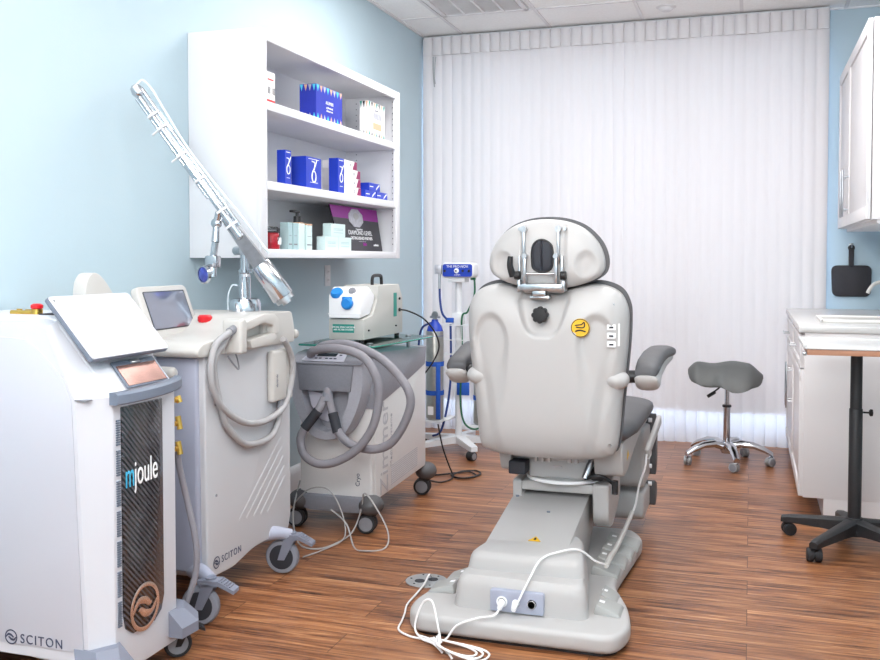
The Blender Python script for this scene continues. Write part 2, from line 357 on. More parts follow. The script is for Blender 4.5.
def caster(parent, x, y, top, r, head=0.0, wid=0.03, fm='black', wm='rubber', hm='hub', twin=False, brake=False, name='caster', ground=0.0):
    """fork and stem as a part, the wheel(s) as a sub-part; wheel axle trails behind the stem along heading"""
    dx, dy = cos(head), sin(head); tr = r * 0.55; cx, cy = x - dx * tr, y - dy * tr; cz = r + ground; nx, ny = -dy, dx
    f = nb(); cyl(f, (x, y, cz + r * 1.02), (x, y, top), r * 0.3, n=16)
    if twin:
        lathe(f, [(0, 0), (r * 0.62, 0), (r * 0.7, r * .12), (r * 0.5, r * .32), (0, r * .4)], (x - dx * tr * .5, y - dy * tr * .5, cz + r * 0.72), n=20)
        cyl(f, (cx - nx * wid * .12, cy - ny * wid * .12, cz), (cx + nx * wid * .12, cy + ny * wid * .12, cz), r * 0.7, n=20)
    else:
        for s in (-1, 1):
            o = Vector((nx, ny, 0)) * s * (wid / 2 + r * .1)
            loft(f, [[Vector((x + dx * a, y + dy * a, cz + h)) + o * q for a, h, q in ((-r * .35, r * 1.15, 1), (r * .35, r * 1.15, 1), (r * .35, r * 1.15, .8), (-r * .35, r * 1.15, .8))],
                     [Vector((cx + dx * a, cy + dy * a, cz + h)) + o * q for a, h, q in ((-r * .2, -r * .15, 1), (r * .2, -r * .15, 1), (r * .2, -r * .15, .8), (-r * .2, -r * .15, .8))]])
        c = Vector((x, y, cz + r * 1.15)); X, N = Vector((dx, dy, 0)), Vector((nx, ny, 0)); h = wid / 2 + r * .1
        loft(f, [[c - X * r * .5 + N * s * h + Vector((0, 0, -r * .1)) for s in (-1, 1)] + [c - X * r * .5 + N * s * h + Vector((0, 0, r * .05)) for s in (1, -1)],
                 [c + X * r * .42 + N * s * h + Vector((0, 0, -r * .1)) for s in (-1, 1)] + [c + X * r * .42 + N * s * h + Vector((0, 0, r * .12)) for s in (1, -1)]])
    fo = obj(name, f, fm, parent)
    if brake:
        bk = nb(); X, N = Vector((dx, dy, 0)), Vector((nx, ny, 0)); c = Vector((x, y, cz + r * 1.12))
        def q(a, wd, z0, z1): return [c + X * a - N * wd + Vector((0, 0, z0)), c + X * a + N * wd + Vector((0, 0, z0)), c + X * a + N * wd + Vector((0, 0, z1)), c + X * a - N * wd + Vector((0, 0, z1))]
        loft(bk, [q(-r * .6, wid * .6, r * .0, r * .22), q(r * .5, wid * .75, 0, r * .25), q(r * 1.35, wid * .7, -r * .38, -r * .2)])
        for k in range(5):
            a = r * (.55 + k * .14); zz = r * (.25 - .45 * (k * .14 + .05) / .85); box(bk, -r * .03, r * .03, -wid * .55, wid * .55, 0, r * .05, mtx=Matrix.Translation(c + X * a + Vector((0, 0, zz))) @ Matrix.Rotation(head, 4, 'Z'))
        obj('brake_pedal', bk, fm, fo)
    A = Vector((nx, ny, 0)); C0 = Vector((cx, cy, cz))
    offs = (-wid * .32, wid * .32) if twin else (0,)
    for of in offs:
        wh = nb(); hw = wid * (.26 if twin else .5)
        lathe(wh, [(0, -hw), (r * .78, -hw), (r * .93, -hw * .92), (r, -hw * .5), (r, hw * .5), (r * .93, hw * .92), (r * .78, hw), (0, hw)], C0 + A * of, A, 28)
        wo = obj('wheel', wh, wm, fo)
    o1 = (wid / 2 + .0015) if not twin else wid * .58 + .0015
    for s in (-1, 1):
        hb = nb()
        lathe(hb, [(0, 0), (r * .74, 0), (r * .72, .002), (r * .25, .003), (0, .004)], C0 + A * s * (o1 - .003), A * s, 24)
        obj('hub_cap', hb, hm, fo)
    return fo

# ------------------------------------------------------------------ room
XL, XR, YB, YF, H = -2.23, 0.86, 6.55, -1.5, 2.78
b = nb(); box(b, XL - .1, XR + .1, YF - .1, YB + .1, -0.05, 0); obj('floor', b, 'floor', kind='structure')
b = nb(); box(b, XL - .1, XR + .1, YF - .1, YB + .1, H, H + .05); obj('ceiling', b, 'ceil', kind='structure')
b = nb()
ys = [5.96 - 1.22 * k for k in range(7)]; xs = [-1.935 + .621 * k for k in range(5)]
for y in ys: box(b, XL, XR, y - .011, y + .011, H - .006, H)
for x in xs: box(b, x - .011, x + .011, YF, YB, H - .0055, H)
box(b, XL, XL + .02, YF, YB, H - .008, H); box(b, XR - .02, XR, YF, YB, H - .008, H); box(b, XL, XR, YB - .02, YB, H - .008, H)
obj('trim_1', b, 'grid', kind='structure')
b = nb(); box(b, XL - .1, XL, YF, YB + .1, 0, H); obj('wall_left', b, 'wall', kind='structure')
b = nb(); box(b, XR, XR + .1, YF, YB + .1, 0, H); obj('wall_right', b, 'wall', kind='structure')
b = nb(); box(b, XL - .1, XR + .1, YF - .1, YF, 0, H); obj('wall_front', b, 'wall', kind='structure')
WX0, WX1, WZ0, WZ1 = -2.19, 0.40, 0.04, 2.60
b = nb(); box(b, XL, WX0, YB, YB + .1, 0, H); box(b, WX1, XR, YB, YB + .1, 0, H); box(b, WX0, WX1, YB, YB + .1, WZ1, H); box(b, WX0, WX1, YB, YB + .1, 0, WZ0)
obj('wall_back', b, 'wall', kind='structure')
b = nb()
for x in (WX0, -1.33, -.46, WX1 - .05): box(b, x, x + .05, YB + .03, YB + .08, WZ0, WZ1)
for z in (WZ0, WZ1 - .05): box(b, WX0, WX1, YB + .03, YB + .08, z, z + .05)
wf = obj('window_1', b, 'steel', kind='structure')
b = nb(); box(b, WX0, WX1, YB + .05, YB + .056, WZ0, WZ1); obj('window_pane', b, 'pane', wf)
b = nb(); prism(b, [(XL, 0), (XL + .016, 0), (XL + .016, .10), (XL + .011, .125), (XL, .14)], 'Y', YF, YB); obj('baseboard_left', b, 'trim', kind='structure')
b = nb(); prism(b, [(YB, 0), (YB - .014, 0), (YB - .014, .03), (YB, .035)], 'X', XL + .016, XR); obj('baseboard_back', b, 'trim', kind='structure')

# ceiling vent and smoke detector
t = thing('ceiling_vent', 'white square louvred air vent set in the tiled ceiling near the left wall', 'vent', (-1.62, 5.64, H - .006))
b = nb(); vx0, vx1, vy0, vy1 = -1.90, -1.34, 5.38, 5.92
for a in ((vx0, vx1, vy0, vy0 + .03), (vx0, vx1, vy1 - .03, vy1), (vx0, vx0 + .03, vy0, vy1), (vx1 - .03, vx1, vy0, vy1)): box(b, *a, H - .02, H - .0065, .003)
for k in range(1, 4):
    xx = vx0 + .03 + (vx1 - vx0 - .06) * k / 4; box(b, xx - .008, xx + .008, vy0 + .03, vy1 - .03, H - .02, H - .0065)
obj('frame', b, 'grid', t)
b = nb(); box(b, vx0 + .03, vx1 - .03, vy0 + .03, vy1 - .03, H - .0085, H - .0065); obj('backing', b, 'grid', t)
for k in range(4):
    b = nb(); x0 = vx0 + .03 + (vx1 - vx0 - .06) * k / 4 + .008; x1 = x0 + (vx1 - vx0 - .06) / 4 - .016; y = vy0 + .035
    while y < vy1 - .035:
        box(b, x0, x1, -.005, .005, -.0008, .0008, mtx=Matrix.Translation((0, y, H - .014)) @ Matrix.Rotation(radians(40), 4, 'X')); y += .0135
    obj('louvre_panel', b, 'grid', t)
b = nb(); lathe(b, [(0, 0), (.03, 0), (.043, .01), (.046, .022), (.062, .024), (.062, .028), (0, .028)], (-.52, 6.17, H - .028))
obj('smoke_detector', b, 'grid', label='small round white detector on the ceiling above the blinds', cat='smoke detector', origin=(-.52, 6.17, H))

# vertical blinds: wavy fabric, header folds, headrail, translucent hem
t = thing('window_blinds', 'floor-length white pleated sheer blinds covering the whole far wall', 'blinds', (-.88, 6.45, 0))
BX0, BX1, BY, NP = -2.222, .452, 6.455, 38
pw = (BX1 - BX0) / NP
def fab(z0, z1, amp, rows, m, name, sharp=False, x0=BX0, x1=BX1):
    b = nb(); nx = NP * 8; rg = []
    for j in range(rows + 1):
        z = z0 + (z1 - z0) * j / rows; rw = []
        for i in range(nx + 1):
            u = i / 8; fr = u - math.floor(u); ph = math.floor(u)
            rnd = .5 + .5 * sin(ph * 12.9 + 1.3)
            a = amp * (.55 + .6 * rnd)
            d = (a * (sin(pi * fr) ** .8) if not sharp else a * sin(pi * fr) ** .6 + a * .55 * fr)
            d += .006 * sin(u * .9 + z * .7)
            rw.append(Vector((x0 + (x1 - x0) * i / nx, BY - d, z)))
        rg.append(rw)
    loft(b, rg, cap=False, closed=False); return obj(name, b, m, t, ang=60)
fab(.205, 2.65, .010, 14, 'sheer', 'fabric_panel')
fab(.002, .207, .018, 3, 'hem', 'hem_panel', sharp=True)
for k in range(NP):
    b = nb(); x0 = BX0 + pw * k; rg = []
    for z in (2.637, 2.76):
        rg.append([Vector((x0 + pw * (i / 10) - .001, BY - .008 - .018 * sin(pi * i / 10) ** .6 - .004 * (i / 10), z)) for i in range(11)] + [Vector((x0 + pw * (i / 10), BY - .004, z)) for i in range(10, -1, -1)])
    loft(b, rg); obj('header_fold', b, 'sheer', t)
b = nb(); box(b, BX0, BX1, BY, BY + .04, 2.70, 2.775, .004); obj('headrail', b, 'trim', t)
b = nb(); tube(b, [(-2.13, 6.40, 2.62), (-2.128, 6.398, 2.5), (-2.12, 6.40, 2.41)], .004, 8); tube(b, [(-2.11, 6.40, 2.62), (-2.12, 6.398, 2.5), (-2.115, 6.40, 2.43)], .003, 8); obj('pull_cord', b, 'outletg', t)

# ------------------------------------------------------------------ left wall shelf cabinet
SX0, SX1, SY0, SY1, SZ0, SZ1 = XL + .002, -1.893, 3.475, 5.092, 1.208, 2.14
t = thing('wall_cabinet', 'white open-fronted shelf cabinet of three bays holding small cartons on the blue wall', 'cabinet', (XL + .002, 4.24, SZ0))
b = nb()
box(b, SX0, SX1 - .018, SY0, SY0 + .02, SZ0, SZ1, .001); box(b, SX0, SX1 - .018, SY1 - .02, SY1, SZ0, SZ1, .001)
box(b, SX0, SX1 - .018, SY0 + .02, SY1 - .02, SZ1 - .02, SZ1); box(b, SX0, SX1 - .018, SY0 + .02, SY1 - .02, SZ0, SZ0 + .037)
box(b, SX0, SX0 + .012, SY0 + .02, SY1 - .02, SZ0 + .037, SZ1 - .02)
obj('carcass', b, 'lacq', t)
b = nb()
for y in (0,):
    for x in (-2.15, -1.93):
        for k in range(26):
            z = SZ0 + .08 + k * .032
            if z < SZ1 - .05: b = nb(); cyl(b, (x, SY1 - .0205, z), (x, SY1 - .0195, z), .0035, n=8); obj('pin_hole', b, 'hub', t)

b = nb(); fw = .057
box(b, SX1 - .018, SX1, SY0, SY0 + fw, SZ0, SZ1, .0015); box(b, SX1 - .018, SX1, SY1 - fw * 1.1, SY1, SZ0, SZ1, .0015)
box(b, SX1 - .018, SX1, SY0 + fw, SY1 - fw * 1.1, SZ1 - .042, SZ1, .0015); box(b, SX1 - .018, SX1, SY0 + fw, SY1 - fw * 1.1, SZ0, SZ0 + .037, .0015)
obj('face_frame', b, 'lacq', t)
for z in (1.835, 1.508):
    b = nb(); box(b, SX0 + .014, SX1 - .003, SY0 + .0215, SY1 - .0215, z - .018, z + .018, .0015); obj('shelf', b, 'lacq', t)
ST, SM, SB = 1.8532, 1.5262, SZ0 + .0372
for k, (yy, zz) in enumerate([(4.84, 1.112)]):
    t = thing('wall_outlet', 'white wall outlet plate on the blue wall under the shelf cabinet', 'outlet', (XL, yy, zz))
    b = nb(); box(b, XL, XL + .006, yy - .036, yy + .036, zz - .058, zz + .058, .003); obj('cover_plate', b, 'trim', t)
    for s in (-1, 1):
        b = nb(); box(b, XL + .005, XL + .0085, yy - .017, yy + .017, zz + s * .023 - .015, zz + s * .023 + .015, .002); so = obj('receptacle', b, 'lacq', t)
        b = nb(); box(b, XL + .0083, XL + .009, yy - .008, yy - .006, zz + s * .023 - .005, zz + s * .023 + .005); box(b, XL + .0083, XL + .009, yy + .006, yy + .008, zz + s * .023 - .004, zz + s * .023 + .004); obj('slots', b, 'slot', so)

# products on the shelves -------------------------------------------------
YD, ZU = (0, 1, 0), (0, 0, 1)          # text on faces that look into the room (+x): runs along +y
def carton(name, label, x0, x1, y0, y1, z, h, m, group, top=None):
    t = thing(name, label, 'box', ((x0 + x1) / 2, (y0 + y1) / 2, z), group)
    b = nb(); box(b, x0, x1, y0, y1, z, z + h, .0012, 1); obj('carton', b, m, t); return t
def tri_rows(t, x1, y0, y1, z0, z1, x0, n1=11, n2=6, cols=('cyan', 'beige', 'silver')):
    hgt = (z1 - z0) * .2
    for ci, cm in enumerate(cols):
        b = nb()
        for n, fx in ((n1, True), (n2, False)):
            L0, L1 = (y0, y1) if fx else (x0, x1)
            for k in range(n):
                if k % 3 != ci: continue
                a = L0 + (L1 - L0) * (k + .1) / n; c = L0 + (L1 - L0) * (k + .9) / n; mid = (a + c) / 2
                for zt, zb in ((z1 - .002, z1 - hgt), (z0 + .002, z0 + hgt)):
                    P = [(a, zt), (c, zt), (mid, zb)]
                    if fx: prism(b, P, 'X', x1, x1 + .0006)
                    else: prism(b, P, 'Y', y0 - .0006, y0)
        obj('triangle_print', b, cm, t)
G1 = 'product boxes on the shelf cabinet'
t = carton('product_box', 'white carton with a red base band at the left end of the top shelf', -2.03, -1.90, 3.585, 3.665, ST, .135, 'boxwhite', G1)
b = nb(); box(b, -1.9, -1.8993, 3.587, 3.663, ST + .002, ST + .018); box(b, -1.9, -1.8993, 3.60, 3.65, ST + .10, ST + .105); obj('red_band', b, 'red', t)
text('lettering', '|||  |||', (-1.8998, 3.60, ST + .05), YD, ZU, .03, 'slot', t)
t = carton('product_box', 'large royal blue carton with triangle print on the top shelf', -1.985, -1.90, 4.068, 4.366, ST, .165, 'boxblue', G1)
tri_rows(t, -1.90, 4.068, 4.366, ST, ST + .165, -1.985, 8, 4)
text('lettering', 'ALUMIER', (-1.8998, 4.217, ST + .085), YD, ZU, .022, 'white', t, align='CENTER')
text('lettering', 'professional\nskincare set', (-1.8998, 4.217, ST + .066), YD, ZU, .015, 'white', t, align='CENTER')
t = carton('product_box', 'white carton with triangle print and two small windows on the top shelf', -1.95, -1.90, 4.704, 4.945, ST, .187, 'boxwhite', G1)
tri_rows(t, -1.90, 4.704, 4.945, ST, ST + .187, -1.95, 7, 3, ('teal', 'darkcard', 'beige'))
for z, m_ in ((.10, 'silver'), (.045, 'beige')):
    b = nb(); box(b, -1.9, -1.8992, 4.77, 4.89, ST + z, ST + z + .035); obj('display_window', b, m_, t)
text('lettering', 'ALUMIER', (-1.8998, 4.82, ST + .142), YD, ZU, .012, 'logo', t, align='CENTER')
def zo(t, x, y, z, s):
    b = nb(); P = lambda u, v: (x + .0004, y + u * s, z + v * s)
    tube(b, [P(.28 * cos(a), .34 * sin(a) - .3) for a in [2 * pi * k / 12 for k in range(12)]], s * .045, 6, 3, closed=True)
    tube(b, [P(-.3, .62), P(.12, .55), P(.05, .2), P(-.2, -.02)], s * .045, 6, 4); tube(b, [P(.42, .75), P(.2, .4), P(-.1, .05)], s * .04, 6, 4)
    obj('emblem', b, 'white', t)
def zobox(label, x0, y0, y1, h, es, name='product_box'):
    t = carton(name, label, x0, -1.90, y0, y1, SM, h, 'boxzo', G1)
    zo(t, -1.90, (y0 + y1) / 2, SM + h * .55, es)
    b = nb(); box(b, -1.9, -1.8994, y0 + (y1 - y0) * .15, y0 + (y1 - y0) * .85, SM + h * .93, SM + h * .95); box(b, -1.9, -1.8994, y0 + (y1 - y0) * .25, y0 + (y1 - y0) * .75, SM + h * .2, SM + h * .215); obj('printed_line', b, 'white', t)
    return t
zobox('tall narrow blue carton at the left end of the middle shelf', -1.94, 3.753, 3.812, .152, .055)
zobox('wide blue carton with white round emblem on the middle shelf', -1.975, 3.959, 4.119, .146, .075)
zobox('tall blue carton standing against the stack of white boxes', -1.95, 4.314, 4.387, .173, .06)
for k in range(4):
    y0, y1 = (4.392, 4.60) if k != 3 else (4.392, 4.56); z = SM + .043 * k + .0003 * k
    t = carton('small_box', ['lowest', 'second from bottom', 'third from bottom', 'topmost'][k] + ' of the stacked white boxes with wine-red sides, middle shelf', -2.02, -1.90, y0, y1 - .004 * k, z, .0425, 'boxwhite', 'stacked white and wine-red boxes')
    b = nb(); e = y1 - .004 * k; prism(b, [(e - .055, z + .001), (e - .001, z + .001), (e - .001, z + .0415), (e - .03, z + .0415)], 'X', -1.9, -1.8993); obj('wine_print', b, 'wine', t)
    text('lettering', 'O', (-1.8998, e - .09, z + .015), YD, ZU, .02, 'logo', t)
for lab, y0, y1, z in (('left small blue carton in front of the little pyramid', 4.66, 4.812, SM), ('right-hand small blue carton at the end of the middle shelf', 4.82, 4.98, SM), ('small blue carton resting on two others on the middle shelf', 4.712, 4.87, SM + .042)):
    t = carton('small_box', lab, -1.99, -1.90, y0, y1, z, .0415, 'boxzo', 'small blue cartons on the middle shelf')
    b = nb(); prism(b, [(y1 - .06, z + .006), (y1 - .004, z + .036), (y1 - .02, z + .036), (y1 - .05, z + .02)], 'X', -1.9, -1.8993); box(b, -1.9, -1.8994, y0 + .01, y0 + .06, z + .02, z + .024); obj('white_print', b, 'white', t)
# bottom bay
t = thing('clip_jar', 'glass jar of red contents with a wire-clip lid on the bottom shelf', 'jar', (-1.925, 3.665, SB))
b = nb(); lathe(b, [(0, 0), (.036, 0), (.038, .005), (.038, .058), (.033, .066), (.034, .07), (0, .07)], (-1.925, 3.665, SB)); obj('body', b, 'jam', t)
b = nb(); lathe(b, [(0, 0), (.034, 0), (.037, .004), (.037, .014), (.03, .02), (0, .022)], (-1.925, 3.665, SB + .0755)); obj('lid', b, 'jarglass', t)
b = nb(); lathe(b, [(.0345, 0), (.037, .001), (.037, .005), (.0345, .006), (.0345, 0)], (-1.925, 3.665, SB + .0702)); tube(b, [(-1.886, 3.655, SB + .035), (-1.883, 3.665, SB + .06), (-1.888, 3.675, SB + .09)], .002, 6); tube(b, [(-1.925 + .038 * cos(a), 3.665 + .038 * sin(a), SB + .086) for a in [pi * 2 * k / 16 for k in range(16)]], .0015, 6, 2, closed=True); obj('wire_clip', b, 'slot', t)
b = nb(); box(b, -1.886, -1.885, 3.655, 3.685, SB + .02, SB + .05); obj('paper_label', b, 'white', t)
for lab, y0, y1, m_, x0 in (('slim grey-teal carton right of the red jar', 3.76, 3.80, 'boxteald', -1.93), ('slim grey-teal carton left of the pump bottle', 3.809, 3.853, 'boxteald', -1.93), ('tall pale carton with gold rim right behind the pump bottle', 3.94, 3.998, 'boxteal', -1.945)):
    t = carton('slim_box', lab, x0, -1.89, y0, y1, SB, .118, m_, 'slim cartons on the bottom shelf')
    b = nb(); box(b, -1.89, -1.8894, y0 + .006, y1 - .006, SB + .02, SB + .026); box(b, -1.89, -1.8894, y0 + .01, y1 - .01, SB + .06, SB + .062); obj('printed_line', b, 'hub', t)
    if x0 == -1.945: b = nb(); box(b, -1.946, -1.889, y0 - .0005, y1 + .0005, SB + .112, SB + .1185); obj('gold_rim', b, 'beige', t)
t = thing('pump_bottle', 'pale bottle with black pump on the bottom shelf', 'bottle', (-1.915, 3.896, SB))
b = nb(); box(b, -1.94, -1.89, 3.866, 3.926, SB, SB + .118, .006, 3); obj('body', b, 'boxteal', t)
b = nb(); box(b, -1.938, -1.892, 3.868, 3.924, SB + .1175, SB + .122, .004); obj('shoulder', b, 'beige', t)
b = nb(); cyl(b, (-1.915, 3.896, SB + .121), (-1.915, 3.896, SB + .15), .017, .016); cyl(b, (-1.915, 3.896, SB + .15), (-1.915, 3.896, SB + .172), .007); box(b, -1.925, -1.905, 3.836, 3.908, SB + .166, SB + .176, .003); obj('pump', b, 'black', t)
for lab, y0, y1, z, h in (('left pale teal carton under another on the bottom shelf', 4.161, 4.312, SB, .066), ('right pale teal carton of the bottom pair by the plaque', 4.316, 4.473, SB, .066), ('pale teal carton on top of two others by the plaque', 4.23, 4.398, SB + .0665, .064)):
    t = carton('cream_box', lab, -1.945, -1.90, y0, y1, z, h, 'boxteal', 'pale teal cartons on the bottom shelf')
    b = nb()
    for dz in (.6, .5, .3): box(b, -1.9, -1.8994, y0 + .03, y1 - .03, z + h * dz, z + h * dz + .0025)
    obj('printed_line', b, 'boxteald', t)
# plaque leaning at the back
t = thing('award_plaque', 'black and magenta plaque with silver octagon leaning on the bottom shelf', 'plaque', (-1.95, 4.55, SB))
mt = Matrix.Translation((-1.955, 4.47, SB + .003)) @ Matrix.Rotation(radians(-9), 4, 'Y')
def pq(name, pts, d0, d1, m_):
    b = nb(); prism(b, pts, 'X', d0, d1, mtx=mt); return obj(name, b, m_, t)
pq('board', [(0.005, 0), (.575, 0), (.572, .233), (-.06, .235)], -.008, 0, 'darkcard')
pq('magenta_band', [(-.043, .172), (.5725, .165), (.5719, .2325), (-.06, .2345)], 0, .0008, 'magenta')
pq('octagon', [(.25 + .10 * cos(a), .175 + .052 * sin(a)) for a in [pi / 8 + pi / 4 * k for k in range(8)]], .0008, .004, 'silver')
pq('ring', [(.25 + .035 * cos(a), .185 + .018 * sin(a)) for a in [pi / 8 * k for k in range(16)]], .004, .005, 'chairg')
def ptx(s, u, v, size, m_, al='CENTER', sx=1.0):
    o = mt @ Vector((.0003, u, v)); text('lettering', s, o, mt.to_3x3() @ Vector((0, 1, 0)), mt.to_3x3() @ Vector((0, 0, 1)), size, m_, t, align=al, sx=sx)
ptx('Congratulations', .28, .112, .014, 'white'); ptx('DIAMOND LEVEL', .29, .086, .034, 'white', sx=1.25); ptx('DISTINGUISHED PARTNER', .30, .06, .024, 'white', sx=1.05)
ptx('halo', .33, .028, .03, 'magenta'); ptx('aesthetics', .49, .028, .018, 'white'); ptx('__________', .30, .052, .02, 'white')

for o in list(bpy.data.objects):
    if o.parent is None and o.get('category') in ('box', 'jar', 'bottle', 'plaque') and o.location.x < -1.8: o.location.x -= .026
# ------------------------------------------------------------------ right side: base cabinet, counter, wall cabinet
CX, CY0, CY1 = .24, 4.70, 6.22
t = thing('base_cabinet', 'white base cabinet with drawers and doors beneath the polished countertop', 'cabinet', (.55, 5.6, 0))
b = nb(); box(b, CX, XR - .002, CY0, CY1 + .165, .10, .865, .002); box(b, CX + .09, XR - .002, CY0 + .001, CY1 + .165, 0.0005, .10); obj('body', b, 'cabw', t)
def shaker(b, x, y0, y1, z0, z1, fw=.055):
    box(b, x - .012, x, y0, y1, z0, z1, .001)
    for a in ((y0, y1, z0, z0 + fw), (y0, y1, z1 - fw, z1), (y0, y0 + fw, z0 + fw, z1 - fw), (y1 - fw, y1, z0 + fw, z1 - fw)): box(b, x - .02, x - .012, *a, .001)
def bar(par, p0, p1, off, r=.005):
    b = nb(); p0, p1, off = Vector(p0), Vector(p1), Vector(off); d = (p1 - p0) * .15
    cyl(b, p0 + off, p1 + off, r, n=12, bev=.001); cyl(b, p0 + d, p0 + d + off, r * .8, n=10); cyl(b, p1 - d, p1 - d + off, r * .8, n=10); return obj('handle', b, 'steel', par)
for y0, y1 in ((CY0 + .005, CY0 + .825), (CY0 + .83, CY1 + .15)):
    b = nb(); shaker(b, CX, y0, y1, .70, .85, .03); d = obj('drawer', b, 'cabw', t); bar(d, (CX - .02, (y0 + y1) / 2 - .08, .775), (CX - .02, (y0 + y1) / 2 + .08, .775), (-.03, 0, 0))
    b = nb(); shaker(b, CX, y0, y1, .105, .695); d = obj('door', b, 'cabw', t)
    hy = y1 - .05 if y0 < 5 else y0 + .05; bar(d, (CX - .02, hy, .40), (CX - .02, hy, .64), (-.03, 0, 0))
b = nb(); box(b, .215, XR - .002, CY0 - .012, 6.395, .8655, .895, .003, 3); obj('countertop', b, 'counter', label='white polished countertop just behind the wood-edged tray table', cat='countertop', origin=(.53, 5.6, .858))
t = thing('flat_tray', 'thin white rectangular tray lying on the white counter', 'tray', (.48, 5.13, .8955))
b = nb(); prism(b, rpoly([(.325, 4.95), (.64, 4.95), (.66, 5.36), (.33, 5.36)], .015), 'Z', .8955, .903, .002); obj('base', b, 'cream', t)
b = nb()
for a in ((.325, .645, 4.95, 4.962), (.33, .66, 5.348, 5.36), (.325, .34, 4.95, 5.36), (.64, .66, 4.95, 5.36)): box(b, *a, .9025, .912, .003)
obj('rim', b, 'paper', t)
# wall cabinet, right
t = thing('wall_cupboard', 'white two-door wall cupboard hanging above the countertop', 'cabinet', (.69, 5.6, 1.39))
b = nb(); box(b, .535, XR - .002, 4.88, 6.42, 1.39, 2.328, .0015); obj('body', b, 'cabw', t)
b = nb(); box(b, .56, XR - .002, 4.9, 6.38, 1.372, 1.39); obj('bottom_rail', b, 'cabw', t)
for y0, y1, hy in ((4.883, 5.82, 5.76), (5.826, 6.418, 5.88)):
    b = nb(); shaker(b, .53, y0, y1, 1.392, 2.325 if y0 < 5 else 2.325, .06); d = obj('door', b, 'cabw', t); bar(d, (.51, hy, 1.44), (.51, hy, 1.70), (-.03, 0, 0), .006)
# hand mirror on its hook
t = thing('hand_mirror', 'black square-bodied paddle hand mirror hanging on the far blue wall', 'mirror', (.60, YB - .01, 1.0))
b = nb(); prism(b, rpoly([(.492, .968), (.718, .968), (.722, 1.165), (.484, 1.165)], .04, 6), 'Y', YB - .022, YB - .008, .004, 3); obj('frame', b, 'mirror', t)
b = nb(); prism(b, rpoly([(.587, 1.15), (.617, 1.15), (.618, 1.27), (.586, 1.27)], .010, 5), 'Y', YB - .022, YB - .009, .003, 2)
lathe(b, [(.008, 0), (.02, 0), (.02, .012), (.008, .012), (.008, 0)], (.602, YB - .009, 1.275), (0, -1, 0)); obj('handle', b, 'mirror', t)
t = thing('wall_hook', 'small white wall hook holding the black hand mirror', 'hook', (.602, YB, 1.29))
b = nb(); box(b, .588, .616, YB - .006, YB, 1.268, 1.305, .002); tube(b, [(.602, YB - .006, 1.282), (.602, YB - .026, 1.278), (.602, YB - .032, 1.288)], .004, 8); obj('hook', b, 'steel', t)
b = nb(); tube(b, [(.602, 5.62, 1.02), (.614, 5.62, 1.045), (.64, 5.64, 1.07), (.70, 5.66, 1.085), (.735, 5.68, 1.05), (.74, 5.69, .9)], .010, 12); lathe(b, [(0, 0), (.028, 0), (.025, .012), (0, .014)], (.74, 5.69, .8955))
obj('counter_tap', b, 'cream', label='curved white spout on the counter at the right frame edge', cat='tap', origin=(.74, 5.69, .8955))

# mobile instrument table
HX, HY = .424, 4.31
t = thing('mobile_table', 'tray table with wood-edged white top on a black pole and wheeled base', 'table', (HX, HY, 0))
b = nb(); prism(b, rpoly([(.215, 4.03), (.93, 4.03), (.93, 4.62), (.215, 4.62)], .02), 'Z', .796, .826, .002); obj('tabletop', b, 'wood', t) if False else b.free()
TX1 = XR - .02
b = nb(); box(b, .213, TX1, 3.98, 4.42, .829, .851, .002); obj('tabletop', b, 'wood', t)
b = nb(); box(b, .207, TX1 + .003, 3.974, 4.43, .8515, .859, .003, 2); obj('top_surface', b, 'counter', t)
b = nb(); box(b, .204, TX1 + .004, 4.41, 4.432, .8515, .866, .003); box(b, .20, .215, 3.99, 4.43, .8515, .868, .003); obj('raised_rim', b, 'counter', t)
b = nb(); box(b, .198, .212, 3.99, 4.03, .825, .84, .002); obj('corner_clip', b, 'steel', t)
b = nb(); cyl(b, (HX, HY, .08), (HX, HY, .58), .0265, n=28, bev=.002); obj('lower_pole', b, 'blackt', t)
b = nb(); cyl(b, (HX, HY, .58), (HX, HY, .82), .0235, n=28); box(b, HX - .05, HX + .05, HY - .05, HY + .045, .815, .8285, .002); obj('upper_pole', b, 'blackt', t)
b = nb(); cyl(b, (HX + .026, HY, .565), (HX + .05, HY, .565), .004, n=10); lathe(b, [(0, 0), (.009, 0), (.015, .005), (.014, .014), (0, .017)], (HX + .05, HY, .565), (1, 0, 0), 16); obj('height_knob', b, 'black', t)
b = nb(); lathe(b, [(0, 0), (.05, 0), (.055, .02), (.04, .05), (.033, .07), (0, .07)], (HX, HY, .052)); obj('hub', b, 'blackt', t)
for a in (160, 239, 311, 23, 98):
    ca, sa = cos(radians(a)), sin(radians(a)); Ln = .285 if a == 160 else .33
    if a == 23: Ln = .28
    if a == 98: Ln = .25
    b = nb()
    def sec(d, wd, zt, zb):
        c = Vector((HX + ca * d, HY + sa * d, 0)); N = Vector((-sa, ca, 0)); return [c - N * wd + Vector((0, 0, zb)), c + N * wd + Vector((0, 0, zb)), c + N * wd + Vector((0, 0, zt - .008)), c + N * wd * .5 + Vector((0, 0, zt)), c - N * wd * .5 + Vector((0, 0, zt)), c - N * wd + Vector((0, 0, zt - .008))]
    loft(b, [sec(.02, .030, .118, .055), sec(.12, .028, .108, .062), sec(Ln - .02, .021, .092, .060), sec(Ln + .015, .017, .084, .058)]); lg = obj('leg', b, 'blackt', t)
    x, y = HX + ca * Ln, HY + sa * Ln; hd = radians(a + 35)
    caster(t, x, y, .062, .0275, hd, .050, 'black', 'rubber', 'black', twin=True)

